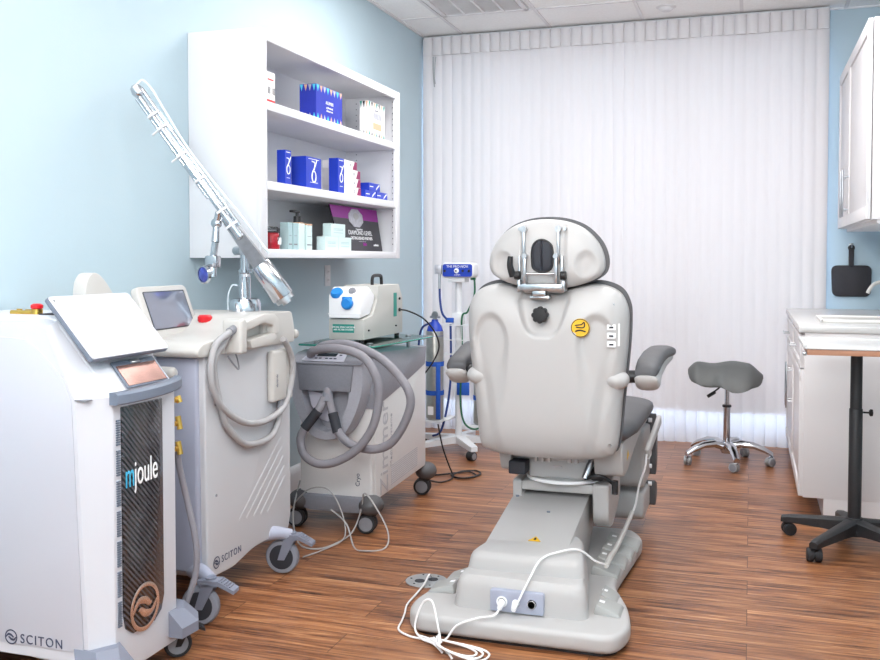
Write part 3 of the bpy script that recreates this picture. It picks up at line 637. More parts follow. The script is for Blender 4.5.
# ------------------------------------------------------------------ saddle stool
SXc, SYc = -.125, 5.86
t = thing('saddle_stool', 'grey saddle stool on a chrome five-star wheeled base before the blinds', 'stool', (SXc, SYc, 0))
b = nb(); ud = Vector((cos(radians(4)), sin(radians(4)), 0)); vd = Vector((-ud.y, ud.x, 0)); rings = []
NU = 22
def lerp(tab, u):
    for (a0, v0), (a1, v1) in zip(tab, tab[1:]):
        if u <= a1: q = (u - a0) / (a1 - a0); q = q * q * (3 - 2 * q); return v0 + (v1 - v0) * q
    return tab[-1][1]
for i in range(NU + 1):
    u = .5 - .5 * cos(pi * i / NU); uu = -.212 + .424 * u
    e = max(.03, (1 - abs(2 * u - 1) ** (7 if u < .5 else 3.2))) ** .5
    wv = lerp([(0, .15), (.25, .135), (.5, .19), (.8, .21), (1, .16)], u) * e
    ridge = lerp([(0, .556), (.12, .578), (.33, .568), (.6, .585), (.8, .578), (1, .535)], u)
    drop = lerp([(0, .085), (.2, .10), (.4, .09), (.6, .135), (1, .10)], u) * e
    rg = []
    for k in range(28):
        a = 2 * pi * k / 28; v = cos(a); q = sin(a)
        rg.append(Vector((-.137, SYc, 0.010)) + ud * uu + vd * v * wv + Vector((0, 0, ridge - .02 - drop * abs(v) ** 2 + (.032 if q > 0 else .030) * e * q)))
    rings.append(rg)
loft(b, rings); obj('seat', b, 'stoolv', t, ang=80)
b = nb(); lathe(b, [(0, 0), (.03, 0), (.085, .03), (.09, .04), (0, .04)], (SXc, SYc, .48)); obj('seat_plate', b, 'black', t)
b = nb(); cyl(b, (SXc, SYc, .26), (SXc, SYc, .49), .013); obj('piston', b, 'chrome', t)
b = nb(); cyl(b, (SXc, SYc, .09), (SXc, SYc, .335), .020); obj('column', b, 'chrome', t)
b = nb(); lathe(b, [(.02, 0), (.026, 0), (.026, .012), (.015, .014)], (SXc, SYc, .333)); obj('collar', b, 'black', t)
b = nb(); tube(b, [(SXc - .01, SYc - .03, .49), (SXc - .04, SYc - .06, .455), (SXc - .08, SYc - .10, .425)], .005, 8); tube(b, [(SXc - .065, SYc - .09, .43), (SXc - .105, SYc - .11, .405)], .010, 10, smooth=False); obj('lever', b, 'black', t)
b = nb(); lathe(b, [(0, 0), (.028, 0), (.036, .015), (.036, .05), (.024, .065), (0, .065)], (SXc, SYc, .06)); obj('base_hub', b, 'chrome', t)
for k in range(5):
    a = radians(-76 + 72 * k); ca, sa = cos(a), sin(a)
    b = nb(); N = Vector((-sa, ca, 0))
    rg = []
    for d, z, wd, h in ((.02, .10, .028, .026), (.08, .120, .027, .023), (.15, .115, .025, .020), (.215, .092, .022, .018), (.262, .066, .019, .015)):
        c = Vector((SXc + ca * d, SYc + sa * d, z)); rg.append([c + N * wd * cos(q) + Vector((0, 0, h * sin(q))) for q in [2 * pi * j / 12 for j in range(12)]])
    loft(b, rg); obj('leg', b, 'chrome', t)
    caster(t, SXc + ca * .255, SYc + sa * .255, .062, .027, a + radians(50), .034, 'chrome', 'outletg', 'hub', twin=True)

# ------------------------------------------------------------------ oxygen / gas delivery stand
OX, OY = -1.730, 5.70
t = thing('gas_stand', 'white wheeled gas stand with blue control head carrying two silver cylinders', 'medical stand', (OX, OY, 0))
b = nb(); cyl(b, (OX, OY, .07), (OX, OY, 1.06), .021, n=24); obj('post', b, 'trim', t)
b = nb(); box(b, OX - .095, OX + .115, OY - .06, OY + .06, 1.088, 1.182, .02, 4); box(b, OX - .055, OX + .055, OY - .05, OY + .05, 1.06, 1.09, .004); hd = obj('control_head', b, 'trim', t)
b = nb(); prism(b, rpoly([(OX - .085, 1.096), (OX + .105, 1.096), (OX + .105, 1.174), (OX - .085, 1.174)], .016), 'Y', OY - .063, OY - .0595); obj('blue_panel', b, 'bluem', hd)
b = nb(); lathe(b, [(0, 0), (.016, 0), (.014, .004), (0, .005)], (OX + .005, OY - .063, 1.132), (0, -1, 0)); obj('dial', b, 'white', hd)
b = nb()
for dx, r in ((-.072, .009), (.003, .006), (.045, .008), (.085, .009)): lathe(b, [(0, 0), (r, 0), (r * .8, .006), (0, .007)], (OX + dx, OY - .064 - (.003 if dx == .003 else 0), 1.132), (0, -1, 0), 12)
obj('knob', b, 'black', hd)
text('lettering', 'THE PRO-NOX', (OX + .01, OY - .0632, 1.152), (1, 0, 0), ZU, .021, 'white', hd, align='CENTER')
text('lettering', 'SYSTEM', (OX + .01, OY - .0632, 1.103), (1, 0, 0), ZU, .011, 'white', hd, align='CENTER')
b = nb(); box(b, OX - .15, OX - .105, OY - .03, OY + .02, 1.11, 1.17, .006); box(b, OX - .107, OX - .09, OY - .012, OY + .008, 1.12, 1.135); obj('valve_block', b, 'silver', t)
b = nb(); cyl(b, (OX - .118, OY - .02, 1.115), (OX - .118, OY - .02, 1.02), .009); obj('hose_fitting', b, 'steel', t)
b = nb(); box(b, OX - .035, OX + .035, OY - .032, OY + .03, .795, .87, .004); obj('post_clamp', b, 'trim', t)
b = nb(); box(b, OX - .03, OX + .03, OY - .032, OY + .03, .38, .425, .004); obj('post_clamp', b, 'trim', t)
# wire basket
b = nb(); bx0, bx1, by0, by1, bz0, bz1 = OX - .145, OX + .115, OY - .13, OY - .035, .62, .80
for z in (bz0, (bz0 + bz1) / 2, bz1):
    tube(b, [(bx0, by0, z), (bx1, by0, z), (bx1, by1, z), (bx0, by1, z)], .003, 6, smooth=False, closed=True)
for k in range(10):
    x = bx0 + (bx1 - bx0) * k / 9
    for y in (by0, by1): cyl(b, (x, y, bz0), (x, y, bz1), .0018, n=6)
    cyl(b, (x, by0, bz0), (x, by1, bz0), .0018, n=6)
obj('wire_basket', b, 'trim', t)
b = nb(); lathe(b, [(0, 0), (.05, 0), (.05, .03), (.03, .05), (0, .05)], (OX, OY, .055)); obj('base_hub', b, 'trim', t)
for a in (-55, 17, 89, 161, -128):
    ca, sa = cos(radians(a)), sin(radians(a)); Ln = .28; N = Vector((-sa, ca, 0)); b = nb(); rg = []
    for d, zt, zb, wd in ((.02, .105, .06, .03), (Ln, .085, .055, .024), (Ln + .025, .083, .055, .02)):
        c = Vector((OX + ca * d, OY + sa * d, 0)); rg.append([c - N * wd + Vector((0, 0, zb)), c + N * wd + Vector((0, 0, zb)), c + N * wd + Vector((0, 0, zt)), c - N * wd + Vector((0, 0, zt))])
    loft(b, rg); obj('leg', b, 'trim', t)
    caster(t, OX + ca * Ln, OY + sa * Ln, .056, .0275, radians(a + 120), .04, 'black', 'rubber', 'hub', twin=True)
def tank(name, label, x, y, z0, z1, r, topm, lean=0.0):
    t = thing(name, label, 'gas cylinder', (x, y, z0), 'strapped gas cylinders on the stand')
    b = nb(); lathe(b, [(0, 0), (r * .8, 0), (r, .012), (r, z1 - z0 - .05), (r * .98, z1 - z0 - .045)], (x, y, z0), n=32); obj('body', b, 'alu', t)
    b = nb(); lathe(b, [(r * 1.002, 0), (r * .98, .025), (r * .78, .06), (r * .42, .085), (r * .36, .10), (0, .10)], (x, y, z1 - .075), n=32); obj('shoulder', b, topm, t)
    for z in (z0 + (z1 - z0) * .26, z0 + (z1 - z0) * .56):
        b = nb(); lathe(b, [(r, 0), (r + .003, .0), (r + .003, .028), (r, .028)], (x, y, z), n=32); obj('strap', b, 'bluestrap', t)
    b = nb(); cyl(b, (x, y, z1 + .02), (x, y, z1 + .055), .013); cyl(b, (x - .03, y, z1 + .04), (x + .035, y, z1 + .04), .008); lathe(b, [(0, 0), (.021, 0), (.021, .014), (0, .016)], (x + .008, y - .012, z1 + .055), (0, -1, 0), 20); obj('regulator', b, 'steel', t)
    return t
t1 = tank('gas_cylinder', 'silver gas cylinder with blue shoulder and blue straps on the stand', OX - .098, OY - .175, .225, .812, .053, 'bluem')
b = nb(); box(b, OX - .072, OX - .045, OY - .236, OY - .226, .235, .57, .002); obj('vertical_strap', b, 'bluestrap', t1)
b = nb(); box(b, OX - .125, OX - .09, OY - .231, OY - .2265, .26, .31); obj('paper_label', b, 'white', t1)
tank('gas_cylinder', 'second silver gas cylinder, half hidden behind the treatment chair back', OX + .135, OY + .04, .17, .775, .047, 'greenhose')
tt = bpy.data.objects['gas_stand']
b = nb(); box(b, OX + .0, OX + .08, OY - .04, OY - .03, .36, .44, .002); obj('blue_bracket', b, 'bluestrap', tt)
b = nb(); box(b, OX - .07, OX - .02, OY - .05, OY - .034, .81, .84, .002); obj('blue_bracket', b, 'bluestrap', tt)
b = nb(); box(b, OX + .08, OX + .18, OY - .01, OY + .09, .15, .1695, .002); box(b, OX - .15, OX - .045, OY - .228, OY - .125, .212, .2245, .002); box(b, OX - .07, OX - .02, OY - .15, OY + .0, .212, .2245, .002); box(b, OX + .0, OX + .09, OY - .0, OY + .03, .155, .1695, .002); obj('cylinder_tray', b, 'trim', tt)
b = nb(); tube(b, [(OX - .118, OY - .02, 1.03), (OX - .112, OY - .03, .95), (OX - .095, OY - .04, .87), (OX - .06, OY - .05, .83)], .007, 10); tube(b, [(OX - .15, OY - .05, .81), (OX - .22, OY - .04, .78), (OX - .26, OY, .70), (OX - .27, OY, .55)], .007, 10); tube(b, [(OX - .04, OY - .04, .80), (OX - .035, OY - .05, .5), (OX - .05, OY - .07, .30), (OX - .09, OY - .08, .14), (OX - .15, OY - .06, .10)], .007, 10); obj('blue_hose', b, 'bluehose', tt)
b = nb(); tube(b, [(OX + .108, OY - .02, 1.08), (OX + .11, OY - .03, .98), (OX + .07, OY - .04, .88), (OX + .035, OY - .045, .84), (OX + .035, OY - .04, .6), (OX + .03, OY - .06, .34), (OX + .06, OY - .08, .20), (OX + .13, OY - .08, .16), (OX + .19, OY - .02, .19)], .006, 10); box(b, OX + .085, OX + .115, OY - .03, OY - .01, 1.075, 1.09, .002); obj('green_hose', b, 'greenhose', tt)

# ------------------------------------------------------------------ cryo cooling machine
t = thing('cryo_machine', 'grey and white cold air cooling machine with a thick looped hose', 'medical machine', (-1.745, 4.3, 0))
ZX0, ZX1, ZY0, ZY1 = -1.925, -1.565, 3.87, 4.58
b = nb(); prism(b, rpoly([(ZY0 + .03, .135), (ZY1, .155), (ZY1, .74), (ZY0 + .03, .60)], [.02, .02, .01, .01]), 'X', ZX0, ZX1, .012, 3)
prism(b, rpoly([(ZX0 + .005, .14), (ZX1 - .005, .14), (ZX1 - .005, .62), (ZX0 + .005, .62)], .02), 'Y', ZY0, ZY0 + .06, .01, 3); obj('body', b, 'zwhite', t)
# grey upper shell, with curved lower border on the sides
sp = [(ZY0 - .01, .63), (ZY0 - .008, .545)] + [(ZY0 + .02 + .67 * q, .552 + .122 * q ** 1.15) for q in (0, .15, .3, .45, .6, .75, .9, 1)] + [(ZY1 + .004, .765), (ZY0 + .1, .79), (ZY0 - .01, .785)]
b = nb(); prism(b, sp, 'X', ZX0 - .006, ZX1 + .006, .008, 2); obj('upper_shell', b, 'zgrey', t)
# front hood: shield outline with an opening
def hood_out(s): return [(-1.745 + (x) * s, z) for x, z in ((-.175, .765), (-.178, .68), (-.165, .60), (-.13, .51), (-.08, .44), (0, .415), (.08, .44), (.13, .51), (.165, .60), (.178, .68), (.175, .765))]
outer = [(q.x, q.y) for q in cr([(a, c, 0) for a, c in hood_out(1)], 4)]
inner = [(q.x, q.y) for q in cr([(a, c, 0) for a, c in [(-1.745 + x, z) for x, z in ((-.112, .632), (-.105, .585), (-.08, .52), (-.04, .47), (0, .455), (.04, .47), (.08, .52), (.105, .585), (.112, .632))]], 5)]
b = nb()
bv = nb()
def ring(pts, y): return [bv.verts.new((x, y, z)) for x, z in pts]
n = len(outer)
inn = []
for i in range(n):      # resample inner to the outer count, with the flat top edge between the two ends
    k = i * (len(inner) - 1) / (n - 1); j = int(k); fr = k - j; a = inner[j]; c = inner[min(j + 1, len(inner) - 1)]; inn.append((a[0] * (1 - fr) + c[0] * fr, a[1] * (1 - fr) + c[1] * fr))
YH = ZY0 - .11
r0 = ring(outer, ZY0 - .005); r1 = ring(outer, YH + .03); r2 = ring([(-1.745 + (x + 1.745) * .965, .60 + (z - .60) * .975) for x, z in outer], YH + .008); r3 = ring([(x, z) for x, z in inn], YH + .004); r4 = ring([(-1.745 + (x + 1.745) * .96, z) for x, z in inn], YH + .075)
for A, B in ((r0, r1), (r1, r2), (r2, r3), (r3, r4)):
    for i in range(n - 1): bv.faces.new((A[i], A[i+1], B[i+1], B[i]))
for A, B in ((r2, r3), (r3, r4)): pass
bv.faces.new((r2[0], r3[0], r3[-1], r2[-1])); bv.faces.new((r3[0], r4[0], r4[-1], r3[-1])); bv.faces.new(r4)
bv.faces.new((r0[0], r1[0], r1[-1], r0[-1])); bv.faces.new((r1[0], r2[0], r2[-1], r1[-1]))
bmesh.ops.recalc_face_normals(bv, faces=bv.faces); merge(b, bv); hood = obj('front_hood', b, mat('hood_light_grey', '#a5a5ae', 0.5, var=0.05, scale=120), t)
b = nb(); prism(b, [(-1.865, .634), (-1.625, .634), (-1.612, .745), (-1.878, .745)], 'Y', YH - .004, YH + .006, .002); obj('brow_panel', b, 'zband', t)
b = nb(); xx = -1.745; prism(b, [(ZY0 - .115, .748), (ZY0 - .115, .756), (ZY0 - .02, .790), (ZY0 + .05, .796), (ZY0 + .05, .775), (ZY0 - .005, .765)], 'X', xx - .172, xx + .172, .004); obj('hood_top', b, 'zgrey', t)
mt = frame_mtx((xx, ZY0 - .070, .7738), (1, 0, 0), (0, .93, .367))
b = nb(); prism(b, rpoly([(-.115, -.04), (.09, -.04), (.075, .042), (-.10, .042)], .012), 'Z', 0.002, .006, .001, mtx=mt); cp = obj('control_panel', b, 'panelw', t)
b = nb(); box(b, -.055, .035, 0.0, .028, .006, .008, mtx=mt); obj('display', b, 'lcd', cp)
b = nb()
for x, y in ((-.075, .012), (-.075, -.005), (.055, .012), (-.05, -.02), (-.03, -.02), (0, -.02), (.02, -.02), (.04, -.02)): box(b, x - .006, x + .006, y - .004, y + .004, .006, .0085, .001, mtx=mt)
obj('button', b, 'logo', cp)
# opening insert, lilac left half
b = nb(); prism(b, [(-1.852, .628), (-1.75, .61), (-1.752, .49), (-1.79, .50), (-1.835, .56)], 'Y', YH + .05, YH + .07, .004); obj('hose_cradle', b, 'panelw', t)
text('lettering', 'Zimmer', (ZX1 + .0008, 4.045, .142), (0, 0, 1), (0, -1, 0), .135, 'ltgrey', t, sx=.95)
text('lettering', 'MedizinSysteme', (ZX1 + .0008, 4.10, .25), (0, 0, 1), (0, -1, 0), .038, 'ltgrey', t)
text('lettering', 'Cryo', (-1.630, ZY0 - .0006, .20), (0, 0, 1), (-1, 0, 0), .028, 'logo', t)
b = nb()
for k in range(10):
    z = .17 + k * .0095; prism(b, [(4.09, z - .006), (4.45, z + .012), (4.45, z + .0165), (4.09, z - .0015)], 'X', ZX1 - .001, ZX1 + .0012)
obj('vent_grille', b, 'ltgrey', t)
b = nb(); prism(b, rpoly([(ZX0 + .0, .105), (ZX0 + .06, .085), (ZX1 - .06, .085), (ZX1, .105), (ZX1, .155), (ZX0, .155)], .02), 'Y', ZY0 - .03, ZY0 + .10, .01); obj('base_bumper', b, 'zband', t)
for x, y in ((ZX0 + .005, ZY0 + .01), (ZX1 - .01, ZY0 + .0), (ZX0 + .005, ZY1 + .01), (ZX1 - .005, ZY1 + .02)):
    b = nb(); ell(b, (x, y, .122), .055, .062, .045); obj('caster_cover', b, 'pad', t)
    caster(t, x + .005, y + .0, .11, .043, radians(8), .05, 'black', 'rubber', 'hub', twin=True)
# big hose loops (hung over the hood)
b = nb()
hp = [(-1.765, 3.735, .455 + .14), (-1.70, 3.70, .49), (-1.66, 3.66, .432), (-1.60, 3.62, .405), (-1.535, 3.64, .43), (-1.487, 3.70, .50), (-1.47, 3.78, .58), (-1.50, 3.84, .66), (-1.535, 3.82, .735), (-1.60, 3.79, .795), (-1.70, 3.82, .825), (-1.80, 3.83, .82), (-1.87, 3.85, .785)]
P1 = [(-1.738, 3.765, .64), (-1.70, 3.735, .555), (-1.668, 3.72, .475), (-1.611, 3.715, .422), (-1.519, 3.715, .402), (-1.438, 3.72, .424), (-1.38, 3.72, .491), (-1.34, 3.72, .585), (-1.344, 3.72, .651), (-1.393, 3.73, .716), (-1.464, 3.75, .772), (-1.541, 3.77, .808), (-1.655, 3.795, .836), (-1.76, 3.80, .828), (-1.83, 3.83, .79)]
tube(b, P1, .0185, 14, 10)
P2 = [(-1.83, 3.80, .78), (-1.79, 3.745, .808), (-1.66, 3.70, .825), (-1.547, 3.69, .80), (-1.484, 3.68, .734), (-1.462, 3.68, .639), (-1.485, 3.675, .513), (-1.548, 3.67, .417), (-1.639, 3.665, .356), (-1.723, 3.66, .338), (-1.797, 3.67, .367), (-1.825, 3.685, .435), (-1.80, 3.70, .495), (-1.755, 3.72, .56), (-1.74, 3.745, .605)]
tube(b, P2, .0185, 14, 10); obj('hose', b, 'hose', t)
b = nb(); cyl(b, (-1.695, 3.731, .545), (-1.668, 3.72, .465), .0215); cyl(b, (-1.812, 3.697, .478), (-1.755, 3.715, .555), .0215)
obj('hose_grip', b, 'slot', t)
b = nb(); cyl(b, (-1.74, 3.79, .66), (-1.725, 3.74, .585), .025, .022); obj('hose_port', b, 'zband', t)
# glass shelf above it
t = thing('glass_shelf', 'small green-edged glass shelf raised on steel pins over the cooling machine', 'shelf', (-1.72, 4.15, .80))
gz = .818
gp = rpoly([(-1.915, 3.845), (-1.545, 3.825), (-1.485, 4.46), (-1.915, 4.60)], .02)
b = nb(); prism(b, gp, 'Z', gz, gz + .008); obj('pane', b, 'gshelf', t)
b = nb(); tube(b, [(x, y, gz + .004) for x, y in gp], .0042, 6, smooth=False, closed=True); obj('green_edge', b, 'gedge', t)
for x, y in ((-1.60, 3.92), (-1.86, 3.92), (-1.60, 4.42), (-1.86, 4.5)):
    b = nb(); cyl(b, (x, y, .7905 if y < 4 else .772), (x, y, gz - .0005), .010, n=16); cyl(b, (x, y, gz + .0085), (x, y, gz + .013), .014, n=16); obj('standoff', b, 'steel', t)
# device on it: beige steel cabinet with front canister
t = thing('canister_unit', 'beige steel pump unit with white canister, blue caps and black handle', 'medical device', (-1.66, 4.12, gz + .008))
dz = gz + .022
b = nb()
sidep = [(3.955, dz), (4.46, dz), (4.46, dz + .175), (4.41, dz + .242), (4.13, dz + .242), (4.125, dz + .175), (4.065, dz + .105), (3.955, dz + .092)]
prism(b, sidep, 'X', -1.815, -1.645, .004, 2); obj('housing', b, 'cream' if False else 'chairg', t); 
bpy.data.objects[-1 if False else t.children[-1].name].data.materials[0] = mat('beige_enamel', '#b5b4b0', 0.45, var=0.015)
b = nb()
for x in (-1.795, -1.665):
    for y in (3.98, 4.43): cyl(b, (x, y, gz + .0085), (x, y, dz), .012, n=14)
obj('foot', b, 'black', t)
b = nb(); prism(b, rpoly([(3.935, dz + .097), (4.055, dz + .112), (4.11, dz + .175), (4.11, dz + .20), (4.045, dz + .237), (3.985, dz + .237), (3.935, dz + .20)], .008), 'X', -1.806, -1.655, .006, 3)
box(b, -1.810, -1.651, 3.933, 3.945, dz + .115, dz + .12, .002); can = obj('canister', b, 'white', t)
b = nb(); lathe(b, [(0, 0), (.030, 0), (.030, .01), (.024, .02), (0, .02)], (-1.772, 3.955, dz + .205), (0, -.6, .8)); obj('blue_cap', b, 'bluep', can)
b = nb(); lathe(b, [(.012, 0), (.027, 0), (.027, .014), (.020, .022), (.012, .022)], (-1.712, 3.934, dz + .165), (0, -1, 0)); box(b, -1.738, -1.69, 3.928, 3.935, dz + .168, dz + .195, .003); obj('blue_cap', b, 'bluep', can)
b = nb(); lathe(b, [(0, 0), (.012, 0), (.011, .012), (0, .014)], (-1.712, 3.934, dz + .165), (0, -1, 0)); lathe(b, [(0, 0), (.018, 0), (.016, .01), (.008, .012), (0, .012)], (-1.70, 3.96, dz + .218), (0, -.7, .7)); obj('valve', b, 'hub', can)
b = nb(); tube(b, [(-1.69, 4.17, dz + .242), (-1.69, 4.175, dz + .275), (-1.69, 4.20, dz + .285), (-1.69, 4.27, dz + .285), (-1.69, 4.285, dz + .275), (-1.69, 4.29, dz + .242)], .008, 10, 5); obj('handle', b, 'black', t)
b = nb(); box(b, -1.795, -1.69, 3.9535, 3.955, dz + .032, dz + .07); lb = obj('front_label', b, 'teal', t)
text('lettering', 'SMOKE EVACUATION\nAIR FILTER SYSTEM', (-1.742, 3.953, dz + .053), (1, 0, 0), ZU, .0115, 'white', t, align='CENTER')
b = nb(); box(b, -1.645, -1.6435, 4.335, 4.375, dz + .085, dz + .20); obj('side_label', b, 'teal', t)
b = nb()
for y, z, r in ((4.41, dz + .17, .006), (4.41, dz + .115, .009), (4.01, dz + .04, .004), (4.36, dz + .04, .004)): cyl(b, (-1.646, y, z), (-1.638, y, z), r, n=10)
obj('screw', b, 'black', t)
b = nb(); tube(b, [(-1.638, 4.41, dz + .115), (-1.60, 4.42, dz + .108), (-1.54, 4.47, dz + .07), (-1.50, 4.53, dz + .0), (-1.50, 4.60, dz - .08), (-1.54, 4.63, .68), (-1.60, 4.63, .60)], .004, 8)
obj('power_cord', b, 'black', t)

# ------------------------------------------------------------------ second laser console (pearl, with articulated arm)
JX0, JX1, JY0, JY1 = -2.19, -1.72, 2.765, 3.385
t = thing('arm_laser_console', 'pearl-white laser console with round-cornered screen and grey hose on its side', 'medical laser', (-1.95, 3.09, 0))
b = nb()
prof = rpoly([(JY0 + .01, .125), (JY0 + .18, .118), (JY0 + .32, .145), (JY0 + .45, .145), (JY1 - .02, .14), (JY1, .20), (JY1, .90), (JY0, .88)], [.03, .03, .03, .03, .02, .01, .01, .01], 4)
prism(b, prof, 'X', JX0, JX1, .012, 3); obj('body', b, 'jbody', t)
b = nb(); box(b, JX0 + .03, JX1 - .022, JY0 - .012, JY0 + .03, .15, .875, .012, 3); obj('front_panel', b, 'blueg', t)
# top cap : slope at the front, plateau behind, overhanging a little
b = nb(); cap = rpoly([(JY0 - .05, .878), (JY1 + .015, .878), (JY1 + .02, .925), (JY1 - .005, 1.0), (JY0 + .33, 1.0), (JY0 + .23, .945), (JY0 - .03, .925), (JY0 - .065, .90)], [.015, .01, .015, .02, .04, .05, .02, .015], 5)
prism(b, cap, 'X', JX0 - .01, JX1 + .012, .014, 3); obj('top_cover', b, 'cream', t)
b = nb(); tube(b, [(-2.12, JY0 - .07, .83), (-1.80, JY0 - .07, .83)], .020, 16); ell(b, (-1.80, JY0 - .07, .83), .02, .02, .02); cyl(b, (-1.86, JY0 - .07, .83), (-1.86, JY0 + .0, .83), .012); cyl(b, (-2.05, JY0 - .07, .83), (-2.05, JY0 + .0, .83), .012); obj('front_handle', b, 'cream', t)
b = nb(); tube(b, [(-1.74, JY1 + .0, .905), (-1.74, JY1 + .045, .905), (-1.76, JY1 + .06, .905), (-2.1, JY1 + .06, .905)], .019, 16); ell(b, (-1.738, JY1 + .05, .905), .02, .026, .02); obj('rear_handle', b, 'cream', t)
# screen
mt = frame_mtx((-1.93, 2.795, .962), (-.07, 1, 0), (-.047, .0, .125))
b = nb(); prism(b, rpoly([(-.035, -.045), (.303, -.045), (.303, .157), (-.035, .157)], .028, 5), 'Z', -.028, 0, .006, 3, mtx=mt); sc = obj('screen_housing', b, 'cream', t)
b = nb(); prism(b, rpoly([(-.004, -.004), (.274, -.004), (.274, .136), (-.004, .136)], .004, 2), 'Z', 0.0, .0015, mtx=mt); obj('screen_bezel', b, 'slot', sc)
b = nb(); prism(b, [(0, 0), (.268, 0), (.268, .132), (0, .132)], 'Z', 0.0015, .002, mtx=mt); obj('screen_glass', b, 'screend', sc)
b = nb(); lathe(b, [(0, 0), (.15, 0), (.16, .012), (.145, .026), (.06, .034), (0, .034)], (-1.93, 2.93, .905), n=40); obj('screen_base', b, 'cream', t)
b = nb(); cyl(b, (-1.90, 3.06, .93), (-1.90, 3.06, .985), .018); lathe(b, [(0, 0), (.022, 0), (.026, .006), (.026, .02), (.02, .026), (0, .027)], (-1.90, 3.06, .972)); obj('emergency_button', b, 'red', t)
# raised diagonal ribs and emblem on the side
b = nb()
for k in range(5):
    y0, z0 = 2.985 + .052 * k, .275 - .006 * k; Ls = .40 - .055 * k
    d = Vector((.80, .60)).normalized(); nn = Vector((-d.y, d.x)) * .0045
    p = [(y0 + nn.x, z0 + nn.y), (y0 - nn.x, z0 - nn.y), (y0 + d.x * Ls - nn.x, z0 + d.y * Ls - nn.y), (y0 + d.x * Ls + nn.x, z0 + d.y * Ls + nn.y)]
    p = [(min(y, JY1 - .012), z) for y, z in p]
    prism(b, p, 'X', JX1 - .002, JX1 + .001, .0005)
obj('side_rib', b, 'jbody', t)
b = nb(); swirl(b, (JX1 + .002, 2.828, .170), YD, ZU, .019); obj('emblem', b, 'logo', t)
text('lettering', 'SCITON', (JX1 + .0006, 2.862, .160), (0, 1, .0), ZU, .034, 'logo', t, space=1.3, sx=.9)
b = nb()
for y, z in ((3.0 - .17, .71), (3.0 - .17, .40)): cyl(b, (JX1, y, z), (JX1 + .003, y, z), .005, n=10)
obj('screw', b, 'hub', t)
for x, y, hdg in ((-1.675, 2.72, 8), (-1.660, 3.27, 8), (-2.12, 2.80, 10), (-2.12, 3.33, 10)):
    b = nb(); sg = 1 if y < 3 else -1; tube(b, [(x - .10, y + sg * .06, .155), (x - .05, y + sg * .03, .16), (x, y, .15)], lambda q: .030 - .010 * q, 12); obj('leg_mount', b, 'blueg', t)
    caster(t, x, y, .16, .065, radians(hdg), .034, 'bump', 'wheelg', 'slot', brake=True)
# hose, handpiece and cradle on the side
FX = JX1
def hs(y, z, o=.02): return (FX + o, y, z)
b = nb()
tube(b, [hs(2.885, .965, .045), hs(2.85, .955, .045), hs(2.785, .915, .03), hs(2.76, .83, .025), hs(2.79, .745, .025), hs(2.862, .682, .025), hs(2.995, .622, .025), hs(3.15, .608, .025), hs(3.285, .642, .025), hs(3.345, .728, .025), hs(3.345, .81, .03), hs(3.29, .873, .035), hs(3.25, .90, .04)], .0118, 12, 10)
tube(b, [hs(2.87, .94, .03), hs(2.85, .912, .02), hs(2.80, .866, .016), hs(2.81, .784, .014), hs(2.848, .688, .014), hs(2.88, .63, .014), hs(2.96, .565, .016), hs(3.045, .536, .018), hs(3.18, .537, .018), hs(3.25, .58, .016), hs(3.272, .64, .015)], .0118, 12, 10)
obj('hose', b, 'hosel', t)
b = nb(); cyl(b, hs(2.89, .967, .045), hs(2.85, .955, .045), .015); cyl(b, hs(3.268, .63, .015), hs(3.275, .675, .014), .0125); obj('hose_collar', b, 'hub', t)
b = nb(); box(b, FX, FX + .075, 2.93, 2.975, .82, .94, .010, 3); prism(b, rpoly([(2.93, .915), (3.02, .935), (3.12, .95), (3.20, .945), (3.235, .925), (3.235, .87), (3.20, .865), (3.19, .90), (3.12, .915), (3.04, .90), (2.93, .885)], .012), 'X', FX + .012, FX + .062, .009, 3)
prism(b, rpoly([(3.02, .86), (3.20, .875), (3.22, .855), (3.17, .838), (3.03, .832)], .01), 'X', FX + .012, FX + .06, .008, 3); box(b, FX, FX + .03, 3.17, 3.23, .85, .92, .006); bmesh.ops.translate(b, vec=(0, -.055, .058), verts=b.verts); obj('handpiece', b, 'cream', t)
b = nb(); tube(b, [hs(2.955, .82, .035), hs(2.98, .79, .03), hs(2.985, .76, .03), hs(2.955, .78, .028), hs(2.93, .81, .02)], .003, 8); bmesh.ops.translate(b, vec=(0, -.05, .06), verts=b.verts); obj('wire_clip', b, 'hub', t)
b = nb(); box(b, FX, FX + .030, 3.19, 3.30, .665, .86, .012, 3); box(b, FX - .0, FX + .018, 3.29, 3.375, .66, .86, .012, 3); h = obj('accessory_pouch', b, 'cream', t)
text('lettering', '***', (FX + .0302, 3.24, .72), (0, 0, 1), (0, -1, 0), .04, 'hub', h)

# articulated arm: stands on the console top
AXx, AYy = -1.87, 3.30
t = thing('articulated_arm', 'long chrome articulated laser arm with counterweight rising from the pearl console', 'laser arm', (AXx, AYy, 1.0))
b = nb(); lathe(b, [(0, 0), (.062, 0), (.062, .03), (.055, .048), (.025, .052), (0, .052)], (AXx, AYy, 1.0005), n=36); obj('base', b, 'chrome', t)
b = nb(); cyl(b, (AXx, AYy, 1.05), (AXx, AYy, 1.135), .024); cyl(b, (AXx, AYy, 1.135), (AXx, AYy, 1.15), .024, .018); cyl(b, (AXx, AYy, 1.15), (AXx, AYy, 1.245), .0175); cyl(b, (AXx, AYy, 1.152), (AXx, AYy, 1.162), .027); obj('post', b, 'chrome', t)
